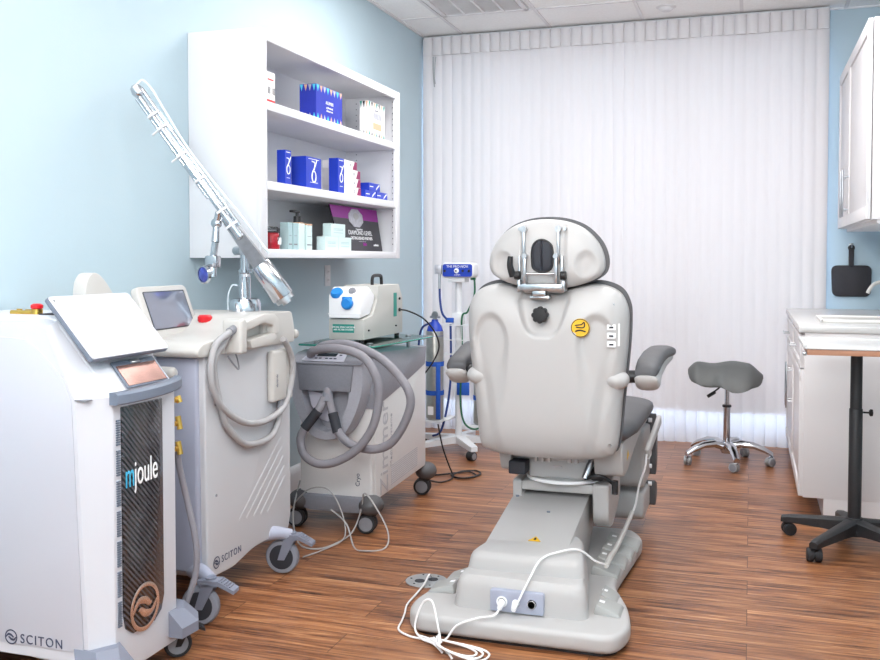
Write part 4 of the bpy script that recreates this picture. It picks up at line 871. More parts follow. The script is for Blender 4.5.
# direction of the long arm (in a plane slightly in front of the post)
pA = Vector((-1.678, 3.28, 1.07)); pT = Vector((-2.140, 3.03, 1.82)); ad = (pA - pT).normalized(); Lg = (pA - pT).length
side = Vector((ad.z, 0, -ad.x)).normalized(); out = ad.cross(side).normalized()
if out.y > 0: out = -out
if side.z < 0: side = -side
def ap(f, s=0, o=0): return pT + ad * (Lg * f) + side * s + out * (o + .045)
b = nb(); cyl(b, ap(.0, 0), ap(.68, 0), .012); cyl(b, ap(.0, .026), ap(.66, .026), .0075); cyl(b, ap(.02, -.018, -.01), ap(.5, -.018, -.01), .006)
lathe(b, [(0, 0), (.018, 0), (.024, .02), (.018, .04), (0, .04)], ap(-.02, .008), ad); box(b, -.03, .03, -.012, .012, -.02, .02, .005, mtx=Matrix.Translation(ap(.0, .008)) @ ad.to_track_quat('Z', 'Y').to_matrix().to_4x4()); obj('long_tube', b, 'chrome', t)
b = nb(); cyl(b, ap(.34, .0), ap(.40, 0), .016); obj('joint', b, 'chrome', t)
b = nb(); cyl(b, ap(.60, 0), ap(.70, 0), .020); ell(b, ap(.69, -.0), .02, .02, .02); obj('joint', b, 'chrome', t)
b = nb()
q = [ap(.62, -.022), ap(.62, .022), ap(.86, .03), ap(.86, -.03)]
loft(b, [[p + out * .006 for p in q], [p - out * .010 for p in q]]); obj('arm_plate', b, 'steel', t)
b = nb(); cyl(b, ap(.835, 0), ap(1.0, 0), .040, .043, 36, .003); obj('counterweight', b, 'chrome', t)
b = nb(); cyl(b, ap(1.0, 0), ap(1.018, 0), .036); cyl(b, ap(1.015, 0), ap(1.03, 0), .018); obj('end_cap', b, 'steel', t)
b = nb(); cyl(b, (AXx - .03, AYy - .015, 1.235), (AXx + .02, AYy - .05, 1.235), .016); ell(b, (AXx - .03, AYy - .01, 1.235), .018, .014, .018); cyl(b, (AXx, AYy, 1.235), ap(.68, 0, .0), .012); obj('pivot', b, 'steel', t)
for f in (.11, .17, .30, .42, .57, .64):
    b = nb(); c0 = ap(f, .004); ln = .030 if f != .64 else .034
    cyl(b, c0 - ad * .004, c0 + ad * .004, ln * .8, n=20); box(b, -.004, .004, -.002, .002, 0, .05, mtx=Matrix.Translation(c0) @ (-side).to_track_quat('Z', 'Y').to_matrix().to_4x4()) if f in (.17, .30) else None
    obj('clip', b, 'white', t)
b = nb(); tube(b, [ap(-.02, .02), ap(-.02, .045, -.01), ap(.03, .058, .0), ap(.12, .05, 0), ap(.3, .035, -.005), ap(.5, .042, -.005), ap(.62, .05, -.005), ap(.82, .052, -.01)], .0045, 8); tube(b, [(AXx - .062, AYy - .02, 1.003), (AXx - .062, AYy - .02, 1.06), (AXx - .045, AYy - .02, 1.10), (AXx - .02, AYy - .02, 1.10)], .003, 8); obj('clear_line', b, 'glassy', t)
# drop link and lens
pD = ap(.60, -.045, .0)
b = nb(); cyl(b, ap(.57, -.012), pD, .013); ell(b, pD, .022, .018, .020); p2 = pD + Vector((.0, -.01, -.07)); cyl(b, pD, p2, .011, .015); p3 = p2 + Vector((-.012, 0, -.075)); cyl(b, p2, p3, .013); box(b, p3.x - .022, p3.x + .026, p3.y - .02, p3.y + .02, p3.z - .02, p3.z + .025, .006); cyl(b, p3 + Vector((0, 0, -.01)), p3 + Vector((-.0, -.005, -.055)), .017); obj('drop_link', b, 'chrome', t)
b = nb(); pl = p3 + Vector((-.012, -.03, -.045)); dl = Vector((-.35, -.9, -.1)).normalized(); cyl(b, p3 + Vector((0, 0, -.035)), pl, .016); lathe(b, [(0, 0), (.022, 0), (.034, .012), (.034, .024), (.029, .024), (.029, .020), (0, .020)], pl - dl * .012, dl); ln = obj('mirror_head', b, 'chrome', t)
b = nb(); lathe(b, [(0, 0), (.0285, 0), (.022, .004), (0, .004)], pl + dl * .0085, dl); obj('lens', b, 'lens', ln)

# ------------------------------------------------------------------ foreground laser console with tilted tablet
PX0, PX1, PY0, PY1 = -2.20, -1.60, 2.10, 2.505
t = thing('tablet_laser_console', 'white laser console with a tilted tablet and tall black carbon panel lettered mjoule', 'medical laser', (-1.9, 2.29, 0))
b = nb()
front = -1.625
sec = [(front, .06), (front, .82), (-1.64, .845), (-1.80, 1.038), (-1.84, 1.045), (PX0, 1.045), (PX0, .12)]
prism(b, [(x, z) for x, z in sec], 'Y', PY0 + .055, PY1 - .055, .006, 3)
# side cheeks (chamfered towards the front)
def cheek(ya, yb):       # ya outer, yb inner
    s = 1 if yb > ya else -1
    top = [(-1.735, .825), (-1.80, .91), (-1.875, .985), (-1.93, 1.0), (PX0, 1.005)]
    rg_in = [(-1.625, .12), (-1.625, .83), (-1.84, 1.035), (-1.88, 1.042), (PX0, 1.042), (PX0, .12)]
    rg_out = [(-1.665, .12), (-1.70, .828), (-1.79, 1.018), (-1.83, 1.035), (PX0, 1.038), (PX0, .12)]
    rg_in2 = [(-1.625, .12), (-1.625, .83), (-1.80, 1.033), (-1.84, 1.041), (PX0, 1.041), (PX0, .12)]
    loft(b, [[(x, ya, z) for x, z in rg_out], [(x, yb, z) for x, z in rg_in2]])
cheek(PY0, PY0 + .06); cheek(PY1, PY1 - .06)
obj('body', b, 'dev', t, ang=25)
# side panel with its curved border (slightly proud)
def sidepanel(y, s):
    b = nb(); pts = [(PX0 + .01, .15), (PX0 + .01, .995)] + [(-1.90, .99), (-1.852, .985), (-1.82, .965), (-1.765, .915), (-1.73, .875), (-1.71, .83), (-1.706, .75), (-1.68, .15)]
    prism(b, pts, 'Y', y, y + s * .004, .0015, 2); return obj('side_panel', b, 'devs', t)
sidepanel(PY0, -1); sidepanel(PY1, 1)
b = nb(); box(b, -1.70, -1.66, PY0 - .0012, PY0 + .02, .826, .829) ; obj('seam_line', b, 'hub', t)
sw = nb(); swirl(sw, (-1.916, PY0 - .0052, .168), (1, 0, 0), ZU, .019); obj('emblem', sw, 'logo', t)
text('lettering', 'SCITON', (-1.886, PY0 - .0045, .155), (1, 0, -.0), ZU, .036, 'logo', t, space=1.25, sx=.92)
# base bumper
for ya, yb, s_ in ((PY0 - .035, PY0 + .075, -1), (PY1 + .035, PY1 - .10, 1)):
    b = nb(); q = [(-1.60, yb), (-1.578, yb), (-1.572, (ya + yb) / 2 + s_ * .01), (-1.61, ya), (-1.68, ya), (-1.705, ya - s_ * .035), (-1.705, yb)]
    loft(b, [[Vector((x, y, .085)) for x, y in q], [Vector((x, y, .115)) for x, y in q], [Vector((min(x, -1.625) if k_ not in (2, 3, 4) else x - .03, y - (s_ * .03 if k_ in (2, 3, 4) else 0), .160)) for k_, (x, y) in enumerate(q)]])
    obj('base_bumper', b, 'bump', t)
# carbon panel on the front, rounded bottom
b = nb(); PC = PY0 - .025; cp_ = [(PC + .115, .80), (PC + .115, .225), (PC + .125, .185), (PC + .155, .162), (PC + .255, .162), (PC + .29, .185), (PC + .303, .225), (PC + .303, .80)]
prism(b, cp_, 'X', front - .006, front + .006, .003, 2); cpn = obj('carbon_panel', b, 'carbon', t)
text('lettering', 'm', (front + .0064, PC + .124, .575), YD, ZU, .10, 'cyanp', cpn, sx=.55); text('lettering', 'joule', (front + .0064, PC + .165, .575), YD, ZU, .10, 'white', cpn, sx=.56)
b = nb(); swirl(b, (front + .009, PC + .205, .222), YD, ZU, .062); obj('emblem', b, mat('copper_emblem', '#e6d2c6', 0.25, 0.9, var=0.2, scale=12), cpn)
b = nb(); tube(b, [(front + .0055, PC + .117, .30), (front + .0055, PC + .20, .345), (front + .0055, PC + .30, .40)], .0012, 6); tube(b, [(front + .0055, PC + .117, .48), (front + .0055, PC + .20, .50), (front + .0055, PC + .30, .53)], .001, 6); obj('reflection_line' if False else 'painted_reflection', b, 'slot', cpn)  # thin dark tubes imitating reflection edges on the glossy carbon
b = nb()
for k in range(7):
    z = .20 + k * .083
    for j in range(11): box(b, front + .000, front + .0045, PC + .094, PC + .108, z + j * .0065, z + j * .0065 + .004)
obj('vent_slots', b, 'dgrey', t)
# curved front handle bar
b = nb(); rg = []
for i in range(17):
    u = i / 16; y = 2.145 + .305 * u; x = -1.612 + .030 * sin(pi * u) ** .7; z = .828 + .012 * u
    rg.append([Vector((x + a, y, z + c)) for a, c in ((-.014, -.017), (.008, -.017), (.012, -.013), (.012, .010), (.006, .017), (-.014, .017))])
loft(b, rg); obj('handle', b, 'dgrey', t)
# slot plate on the slope (rosy metal) and recess
sl = Vector((-.16, 0, .193)).normalized(); mt = frame_mtx((-1.672, 2.335, .884), (0, 1, 0), sl)
b = nb(); prism(b, rpoly([(-.10, -.055), (.095, -.055), (.095, .035), (-.10, .035)], .004, 2), 'Z', .002, .007, .001, mtx=mt); sp_ = obj('plate_frame', b, 'dgrey', t)
b = nb(); box(b, -.092, .088, -.049, .018, .007, .009, mtx=mt); obj('metal_plate', b, 'copper', sp_)
b = nb(); box(b, -.02, .02, .020, .032, .007, .012, .002, mtx=mt); obj('latch', b, 'steel', sp_)
b = nb(); prism(b, rpoly([(-.16, .06), (.15, .06), (.13, .20), (-.13, .20)], .02), 'Z', .001, .006, .002, mtx=mt); obj('tablet_cradle', b, 'devs', t)
# tablet
xb, zb, xt, zt = -1.655, .935, -1.80, 1.10
td = Vector((xt - xb, 0, zt - zb)).normalized(); mt = frame_mtx((xb, 2.118, zb), (-.0, 1, 0), td)
W_, H_ = .352, .222
b = nb(); prism(b, rpoly([(0, 0), (W_, 0), (W_, H_), (0, H_)], .012, 5), 'Z', -.016, -.003, .003, 2, mtx=mt); tb = obj('tablet', b, 'dgrey', t)
b = nb(); prism(b, rpoly([(.002, .002), (W_ - .002, .002), (W_ - .002, H_ - .002), (.002, H_ - .002)], .011, 5), 'Z', -.003, 0.001, .001, mtx=mt); obj('bezel', b, 'dev', tb)
b = nb(); prism(b, [(.0265, .0205), (W_ - .0235, .0205), (W_ - .0235, H_ - .0205), (.0265, H_ - .0205)], 'Z', .0009, .0013, mtx=mt); obj('screen_border', b, 'blueg', tb)
b = nb(); prism(b, [(.028, .022), (W_ - .025, .022), (W_ - .025, H_ - .022), (.028, H_ - .022)], 'Z', .001, .0016, mtx=mt); obj('tablet_screen', b, 'screen', tb)
b = nb(); cyl(b, mt @ Vector((.014, H_ - .018, .0008)), mt @ Vector((.014, H_ - .018, .0018)), .003, n=10); obj('camera_dot', b, 'slot', tb)
b = nb(); a0 = mt @ Vector((W_ / 2, H_ * .4, -.016)); cyl(b, a0, a0 + Vector((-.03, 0, -.075)), .022, .03); obj('tablet_mount', b, 'dgrey', t)
# things on its flat top: brass fittings, red stop button, curved white handpiece holder
b = nb(); lathe(b, [(0, 0), (.016, 0), (.016, .014), (0, .014)], (-1.905, 2.155, 1.0465)); cyl(b, (-1.905, 2.155, 1.055), (-1.905, 2.155, 1.075), .008); cyl(b, (-1.99, 2.15, 1.050), (-1.915, 2.15, 1.050), .007); cyl(b, (-1.955, 2.17, 1.049), (-1.935, 2.17, 1.049), .010); cyl(b, (-1.975, 2.165, 1.0465), (-1.975, 2.165, 1.06), .008)
bmesh.ops.translate(b, vec=(-.03, .08, -.001), verts=b.verts); obj('brass_fitting', b, 'gold', t)
b = nb(); lathe(b, [(0, 0), (.010, 0), (.017, .006), (.017, .014), (.010, .018), (0, .018)], (-1.905, 2.155, 1.068)); bmesh.ops.translate(b, vec=(-.03, .08, -.011), verts=b.verts); obj('stop_knob', b, 'red', t)
b = nb(); box(b, -1.90, -1.83, 2.20, 2.28, 1.0455, 1.049, .001); obj('top_plate', b, 'slot', t)
b = nb(); rg = []
fin = [(q_ + .19, r_) for q_, r_ in [(2.33, 1.035), (2.325, 1.09), (2.335, 1.135), (2.36, 1.157), (2.39, 1.155), (2.42, 1.135), (2.45, 1.105), (2.485, 1.06), (2.49, 1.035)]]
finp = [(q.x, q.y) for q in cr([(a, c, 0) for a, c in fin], 4)]
prism(b, finp, 'X', -2.04, -1.99, .012, 3, ang=50); obj('handpiece_cover', b, 'cream', t)
# brass connectors and grey umbilical on the right side of it
b = nb()
for z, l in ((.772, .02), (.70, .04), (.622, .04)):
    cyl(b, (-1.67, PY1 + .005, z), (-1.668, PY1 + .03, z - .004), .008); cyl(b, (-1.67, PY1 + .026, z + l / 2), (-1.662, PY1 + .026, z - l / 2), .009)
obj('brass_connector', b, 'gold', t)
b = nb(); tube(b, [(-1.685, 2.545, .64), (-1.682, 2.555, .56), (-1.665, 2.57, .45), (-1.638, 2.575, .32), (-1.64, 2.575, .22), (-1.665, 2.56, .13)], .010, 12, 8); obj('umbilical', b, 'hose', t)
for x, y in ((-1.62, PY1 - .02), (-1.64, PY0 + .01), (-2.12, PY1 - .06), (-2.12, PY0 + .04)):
    caster(t, x, y, .10, .042, radians(40) if x > -2 else 0, .03, 'black', 'rubber', 'hub', brake=True)

# ------------------------------------------------------------------ treatment chair
c = -.70
t = thing('treatment_chair', 'large powered treatment chair with pale grey shell and dark grey cushions', 'chair', (c, 3.35, 0))
# base plate
def sym(pts): return [(c - x, y) for x, y in pts] + [(c + x, y) for x, y in reversed(pts)]
bp = rpoly(sym([(.325, 2.84), (.362, 2.95), (.335, 3.12), (.262, 3.32), (.262, 3.42), (.30, 3.92), (.24, 4.04)]), [.05, .10, .1, .1, .08, .09, .05, .05, .09, .08, .1, .1, .10, .05], 6)
b = nb(); prism(b, bp, 'Z', .012, .07, .018, 4, ang=40); obj('base_plate', b, 'chair', t)
b = nb(); prism(b, [(c + (x - c) * .95, 3.4 + (y - 3.4) * .96) for x, y in bp], 'Z', 0.0, .014); obj('base_underside', b, 'black', t)
# stepped hump
def taper(b, x0, x1, y0, y1, z0, z1, inx, iny, r=.05, bv=.015):
    n0 = rpoly([(x0, y0), (x1, y0), (x1, y1), (x0, y1)], r, 6); cx_, cy_ = (x0 + x1) / 2, (y0 + y1) / 2
    rg = []
    for f, zz in ((0, 0), (.0, .25), (.35, .65), (.75, .88), (1.5, 1.0)):
        kx = 1 - inx * f / ((x1 - x0) / 2); rg.append([Vector((cx_ + (x - cx_) * kx, y + (iny * f if y < cy_ else 0), z0 + (z1 - z0) * zz)) for x, y in n0])
    loft(b, rg)
def tier(b, y0, y1, hw0, hw1, z0, z1, r, off=.004):
    n0 = rpoly([(c + off - hw0, y0), (c + off + hw0, y0), (c + off + hw1, y1), (c + off - hw1, y1)], r, 6); cy_ = (y0 + y1) / 2; rg = []
    for f, q in ((0, 0), (.004, .3), (.008, .65), (.014, .85), (.026, 1.0)):
        k_ = 1 - f / hw0; rg.append([Vector((c + off + (x - c - off) * k_, y + (f if y < cy_ else 0), z0 + (z1 - z0) * q)) for x, y in n0])
    loft(b, rg)
b = nb(); tier(b, 2.945, 3.34, .228, .165, .066, .172, .05); tier(b, 3.03, 3.32, .205, .155, .165, .226, .045)
obj('stepped_cover', b, 'chair', t, ang=50)
b = nb(); prism(b, rpoly([(c - .085, .075), (c + .09, .075), (c + .09, .145), (c - .085, .145)], .008), 'Y', 2.935, 2.955, .003); spn = obj('socket_panel', b, 'blueg', t)
b = nb()
for x in (c - .045, c + .052): lathe(b, [(.0, 0), (.0, .006), (.012, .006), (.015, .0), (.012, .002), (0, .002)], (x, 2.935, .108), (0, -1, 0), 20)
obj('socket_ring', b, 'black', spn)
b = nb()
for x in (c - .045, c + .0): cyl(b, (x, 2.935, .108), (x + .002, 2.895, .100), .012, .008, 16)
lathe(b, [(.008, 0), (.018, 0), (.018, .004), (.008, .004)], (c - .045, 2.934, .108), (0, -1, 0), 20); lathe(b, [(.009, 0), (.013, 0), (.013, .005), (.009, .005)], (c + .052, 2.934, .108), (0, -1, 0), 20)
obj('plug', b, 'white', spn)
# link arm
LX0, LX1 = c - .165, c + .125
b = nb(); prism(b, [(3.05, .17), (3.05, .198), (3.12, .213), (3.66, .305), (3.85, .305), (3.75, .18), (3.60, .07), (3.10, .07)], 'X', LX0, LX1 - .002, .004, 2); obj('link_arm', b, 'chair', t)
b = nb(); mt = frame_mtx(((LX0 + LX1) / 2 + .02, 3.22, .2305), (1, 0, 0), (0, .986, .168)); prism(b, [(-.022, -.013), (.022, -.013), (0, .022)], 'Z', 0.0015, .003, mtx=mt); wl = obj('warning_triangle', b, 'yellow', t)
b = nb(); prism(b, [(-.004, -.006), (.004, -.006), (.003, .010), (-.003, .010)], 'Z', 0.003, .004, mtx=mt); obj('warning_symbol', b, 'black', wl)
b = nb(); mt2 = frame_mtx(((LX0 + LX1) / 2 + .02, 3.45, .2695), (1, 0, 0), (0, .986, .168)); box(b, -.006, .006, -.004, .004, 0, .003, mtx=mt2); cyl(b, (LX0 + .02, 3.57, .288), (LX0 + .02, 3.57, .295), .007); obj('screw', b, 'dgrey', t)
# upper housing with rounded drop cheeks
b = nb(); box(b, c - .13, c + .145, 3.575, 3.90, .315, .352, .006, 2)
for s_, x0, x1 in ((-1, c - .165, c - .128), (1, c + .143, c + .205)):
    prism(b, rpoly([(3.565, .357), (3.90, .357), (3.90, .25), (3.80, .20), (3.66, .17), (3.575, .21)], [.015, .015, .03, .05, .06, .05], 6), 'X', x0, x1, .008, 3)
obj('upper_housing', b, 'chair', t)
b = nb(); lathe(b, [(.138, 0), (.150, 0), (.152, .006), (.150, .012), (.138, .012), (.138, 0)], (c + .02, 3.68, .355), n=48); obj('swivel_ring', b, 'white', t)
b = nb(); lathe(b, [(0, 0), (.138, 0), (.138, .014), (.125, .02), (0, .02)], (c + .02, 3.68, .353), n=48); box(b, c - .10, c + .13, 3.56, 3.80, .37, .50, .012, 3); obj('swivel_column', b, 'chairg', t)
b = nb()
for x in (c - .07, c - .045, c - .02, c + .06, c + .085): b = nb(); box(b, x - .008, x + .008, 3.54, 3.56, .435, .465, .003); obj('mechanism_bolt', b, 'steel', t)
b = nb()
cyl(b, (c + .12, 3.53, .385), (c + .145, 3.56, .46), .013); box(b, c - .01, c + .03, 3.555, 3.56, .41, .42); obj('mechanism', b, 'steel', t)
b = nb(); tube(b, [(c + .12, 3.53, .385), (c + .17, 3.52, .40), (c + .20, 3.53, .39), (c + .225, 3.54, .37)], .007, 8); cyl(b, (c + .232, 3.53, .385), (c + .232, 3.53, .335), .012); box(b, c + .135, c + .185, 3.56, 3.70, .37, .47, .01); obj('hydraulic_fitting', b, 'black', t)
# seat frame and wings
b = nb()
for s in (-1, 1):
    xx0, xx1 = (c + .155, c + .262) if s > 0 else (c - .205, c - .158)
    prism(b, rpoly([(3.50, .50), (3.50, .53), (4.30, .52), (4.42, .50), (4.42, .475), (4.05, .462), (3.80, .425), (3.66, .395), (3.54, .395)], [.01, .01, .02, .02, .02, .05, .05, .04, .03], 5), 'X', xx0, xx1, .015, 3, ang=40)
box(b, c - .20, c + .20, 3.55, 4.25, .44, .50, .01); obj('seat_frame', b, 'chair', t)
b = nb(); box(b, c - .165, c - .10, 3.50, 3.60, .39, .44, .005); obj('seat_recess_shade', b, 'slot', t)  # solid dark block standing in for the shaded recess under the seat
b = nb(); mt = frame_mtx((c + .2625, 3.66, .455), YD, ZU); prism(b, [(-.03, -.012), (.03, -.004), (.0, .022)], 'Z', 0, .0012, mtx=mt); obj('warning_label', b, 'yellow', t)
# seat cushion: loft along y
def cush(bm_, secs, n=28, p=3.2):
    rg = []
    for x0, x1, y, z0, z1 in secs:
        cx_, cz_, rx, rz = (x0 + x1) / 2, (z0 + z1) / 2, (x1 - x0) / 2, (z1 - z0) / 2
        rg.append([Vector((cx_ + rx * abs(cos(a)) ** (2 / p) * (1 if cos(a) > 0 else -1), y, cz_ + rz * abs(sin(a)) ** (2 / p) * (1 if sin(a) > 0 else -1))) for a in [2 * pi * k / n for k in range(n)]])
    loft(bm_, rg)
b = nb(); cush(b, [(c - .25, c + .25, 3.50, .55, .58), (c - .27, c + .28, 3.52, .52, .60), (c - .285, c + .298, 3.7, .51, .603), (c - .285, c + .298, 4.1, .505, .600), (c - .28, c + .292, 4.36, .495, .588), (c - .27, c + .28, 4.44, .485, .56), (c - .25, c + .26, 4.46, .495, .53)]); obj('seat_cushion', b, 'pad', t, ang=60)
# leg rest: two shells with dark pad at the far side
for z0, z1, yo in ((.215, .48, 0), (.075, .205, .0)):
    b = nb(); prism(b, rpoly([(4.13 + yo, z1), (4.12 + yo, z0 + .02), (4.17, z0), (4.40, z0 + .01), (4.40, z1 - .02)], [.02, .04, .04, .02, .02], 5), 'X', c - .27, c + .275, .022, 3, ang=40); obj('leg_rest_shell', b, 'chairg', t)
    b = nb(); prism(b, rpoly([(4.395, z1 + .03 if z1 > .3 else z1 - .003), (4.395, z0 + .008), (4.44, z0 + .015), (4.48, z0 + .05), (4.48, z1 - .03)], .015, 5), 'X', c - .285, c + .300, .015, 3, ang=40); obj('leg_rest_pad', b, 'pad', t)
b = nb()
for y, z in ((4.36, .48), (4.37, .27), (4.37, .19)): cyl(b, (c + .27, y, z), (c + .285, y, z), .010, n=14)
box(b, c + .27, c + .285, 4.27, 4.36, .32, .37, .003); obj('hinge_cap', b, 'white', t)

# back shell: leaned slightly
lean = Matrix.Translation((c, 3.40, .47)) @ Matrix.Rotation(radians(2), 4, 'X') @ Matrix.Translation((-c, -3.40, -.47))
half = [(0, .476), (.13, .479), (.218, .493), (.252, .53), (.270, .70), (.286, .86), (.292, .96), (.287, 1.035), (.252, 1.09), (.17, 1.113), (.06, 1.092)]
outl = [(c + x, z) for x, z in half] + [(c - x, z) for x, z in reversed(half[1:])]
def g(x, z, cx_, cz_, rx, rz, rot=0):
    dx, dz_ = x - cx_, z - cz_; ca, sa = cos(rot), sin(rot); u, v = (dx * ca + dz_ * sa) / rx, (-dx * sa + dz_ * ca) / rz; r = u * u + v * v
    return max(0, 1 - r) ** 2 * (3 - 2 * max(0, 1 - r)) if r < 1 else 0
def ss(a, e0, e1):
    q = min(1, max(0, (a - e0) / (e1 - e0))); return q * q * (3 - 2 * q)
def bdisp(x, z):
    X = abs(x - c)
    zz_ = (z - .90) / (.12 if z > .9 else .30); d = .018 * ss(1 - (((X - .19) / .072) ** 2 + zz_ ** 2), 0, .55 + .5 * ss(.93 - z, 0, .16))             # side scoops
    d += .022 * ss(1 - ((X / (.062 + .035 * min(1, max(0, (z - .93) / .12)))) ** 4 + ((z - 1.04) / .115) ** 4), 0, .6)        # knob recess
    edge = .17 + .075 * (z - .5) / .5                                             # narrow mid-body panel below
    d += .013 * ss(X, edge - .03, edge + .015) * ss(.86 - z, 0, .12)
    return d
def lobj(name, b, m_, par=None, **k): bmesh.ops.transform(b, matrix=lean, verts=b.verts); return obj(name, b, m_, par or t, **k)
b = nb(); bulge(b, outl, 3.43, .10, 5, .03, bdisp, nr=56, sub=12, ctr=(c, .80)); shell = lobj('back_shell', b, 'chair', ang=70)
# back cushion behind it (slightly larger, dark)
b = nb(); oc = [(c + (x - c) * 1.012, .47 + (z - .47) * 1.012) for x, z in outl]; bulge(b, [(x + .007, z + .006) for x, z in oc], 3.462, .13, 9, .0, None, nr=14, sub=8, ctr=(c, .80), sgn=1); lobj('back_cushion', b, 'pad', ang=60)
# shell fittings
YS = 3.332
b = nb()
for k in range(8):
    a = 2 * pi * k / 8; lathe(b, [(0, 0), (.0105, 0), (.0105, .018), (.006, .022), (0, .022)], (c - .005 + .020 * cos(a), YS + .010, 1.008 + .020 * sin(a)), (0, -1, 0), 12)
lathe(b, [(0, 0), (.024, 0), (.022, .024), (0, .026)], (c - .005, YS + .012, 1.008), (0, -1, 0)); cyl(b, (c - .005, YS + .035, 1.008), (c - .005, YS, 1.008), .008); lobj('star_knob', b, 'black')
b = nb(); lathe(b, [(0, 0), (.0335, 0), (.033, .002), (0, .002)], (c + .137, YS + .0015, .965), (0, -1, 0), 40); rs = lobj('round_sticker', b, 'yellow', label='round yellow safety sticker')
b = nb()
tube(b, [(c + .137 + .031 * cos(a), YS - .0005, .965 + .031 * sin(a)) for a in [2 * pi * k / 24 for k in range(24)]], .0014, 6, 2, closed=True)
prism(b, [(c + .118, .972), (c + .142, .975), (c + .142, .979), (c + .118, .976)], 'Y', YS - .0012, YS - .0005); tube(b, [(c + .142, YS - .0008, .977), (c + .150, YS - .0008, .985), (c + .152, YS - .0008, .972), (c + .144, YS - .0008, .966), (c + .122, YS - .0008, .968)], .0022, 6); tube(b, [(c + .12, YS - .0008, .953), (c + .137, YS - .0008, .957), (c + .156, YS - .0008, .952)], .0028, 6)
lobj('sticker_print', b, 'black', rs)
for dz_ in (.967, .937, .907):
    b = nb(); box(b, c + .226, c + .256, YS - .0015 + .024, YS + .06, dz_ - .010, dz_ + .010, .002); k_ = lobj('info_label', b, 'white')
    b = nb(); box(b, c + .234, c + .249, YS + .0205, YS + .0225, dz_ - .003, dz_ + .003); lobj('label_print', b, 'slot', k_)
b = nb(); box(b, c + .260, c + .269, YS + .035, YS + .07, .90, .98, .002); lobj('button_strip', b, 'white')
b = nb()
for x, z in ((c + .245, 1.045), (c + .240, .997), (c + .235, .545)): lathe(b, [(0, 0), (.007, 0), (.005, .004), (0, .004)], (x, YS + .04, z), (0, -1, 0), 14)
for s in (-1,): pass
lobj('screw', b, 'steel')
b = nb(); box(b, c - .07, c + .075, YS + .02, YS + .055, 1.085, 1.115, .006, 2); lobj('headrest_socket', b, 'chair')
# headrest
hz = 1.128
hh = [(0, 1.098), (.09, 1.104), (.165, 1.128), (.203, 1.158), (.208, 1.205), (.185, 1.262), (.135, 1.312), (.07, 1.338), (0, 1.345)]
ho = [(c + .005 + x, z) for x, z in hh] + [(c + .005 - x, z) for x, z in reversed(hh[1:-1])]
def hdisp(x, z):
    X = abs(x - c - .005)
    d = .012 * g(X, z, .150, 1.185, .045, .055) * 1.2
    d += .007 * ss(.085 - X, 0, .012)
    return d
hl = Matrix.Translation((0, .012, 0))
b = nb(); bulge(b, ho, 3.385, .055, 4, .01, hdisp, nr=44, sub=12, ctr=(c + .005, 1.2)); bmesh.ops.transform(b, matrix=hl, verts=b.verts); lobj('headrest_shell', b, 'chair', ang=70)
b = nb(); bulge(b, [(c + .013 + (x - c - .005) * 1.03, 1.1 + (z - 1.1) * 1.035) for x, z in ho], 3.408, .13, 9, 0, None, nr=10, sub=8, ctr=(c + .005, 1.2), sgn=1); lobj('headrest_cushion', b, 'pad', ang=60)
HYs = 3.345; HUP = Matrix.Translation((-.005, 0, .016)); lean0 = lean.copy(); lean = lean @ HUP
b = nb(); ov = [(c + x, z) for x, z in ((-.032, 1.185), (-.028, 1.158), (-.008, 1.145), (.018, 1.145), (.038, 1.158), (.042, 1.185), (.042, 1.215), (.036, 1.240), (.014, 1.255), (-.008, 1.255), (-.026, 1.240), (-.032, 1.215))]
bulge(b, ov, HYs + .005, .010, 6, .01, lambda x, z: .006 * ss(1 - abs(x - c - .004) / .004, 0, 1), nr=12, sub=6, ctr=(c + .003, 1.2)); lobj('oval_insert', b, 'slot')
b = nb(); tube(b, [(x, HYs + .002, z) for x, z in ov], .004, 8, 4, closed=True); lobj('oval_rim', b, 'black')
for s in (-1, 1):
    x = c + .002 + s * .062
    b = nb(); box(b, x - .005, x + .005, HYs - .012, HYs + .008, 1.175, 1.295, .003, 2); cyl(b, (x, HYs - .016, 1.295), (x, HYs + .01, 1.295), .011, n=16); cyl(b, (x + .018 * s + .004, HYs - .008, 1.295), (x + .018 * s + .004, HYs + .01, 1.295), .006, n=12) ; lobj('slide_rail', b, 'steel')
    b = nb(); x2 = x - s * .006; box(b, x2 - .006, x2 + .006, HYs - .026, HYs - .008, 1.095, 1.21, .003, 2); cyl(b, (x2, HYs - .030, 1.20), (x2, HYs, 1.20), .009, n=16); box(b, x - .004 + s * .014, x + .004 + s * .014, HYs - .018, HYs, 1.095, 1.20, .002); lobj('hinge_arm', b, 'steel')
    b = nb(); cyl(b, (x + s * .010, HYs - .02, 1.132), (x + s * .030, HYs - .02, 1.132), .015, n=20, bev=.002); lobj('clamp_knob', b, 'black')
b = nb(); cyl(b, (c - .06, HYs - .018, 1.137), (c + .06, HYs - .018, 1.137), .0045, n=12); lobj('cross_bar', b, 'chrome')
b = nb(); xk = c - .095; tube(b, [(xk, HYs - .024, 1.13), (xk - .008, HYs - .034, 1.165), (xk - .006, HYs - .036, 1.20)], lambda q: .013 - .004 * q, 12); lobj('lock_lever', b, 'black')
b = nb(); box(b, c - .074, c + .088, HYs - .034, HYs + .02, 1.078, 1.102, .003, 2)
for s in (-1, 1): box(b, c + .007 + s * .079 - .005, c + .007 + s * .079 + .005, HYs - .036, HYs + .02, 1.076, 1.115, .002)
lobj('clamp_bracket', b, 'copper' if False else 'steel')
b = nb(); box(b, c - .025, c + .022, HYs - .028, HYs + .01, 1.058, 1.08, .003); box(b, c - .036, c + .034, HYs - .02, HYs + .02, 1.048, 1.06, .002); lobj('bracket_tongue', b, 'steel')
lean = lean0
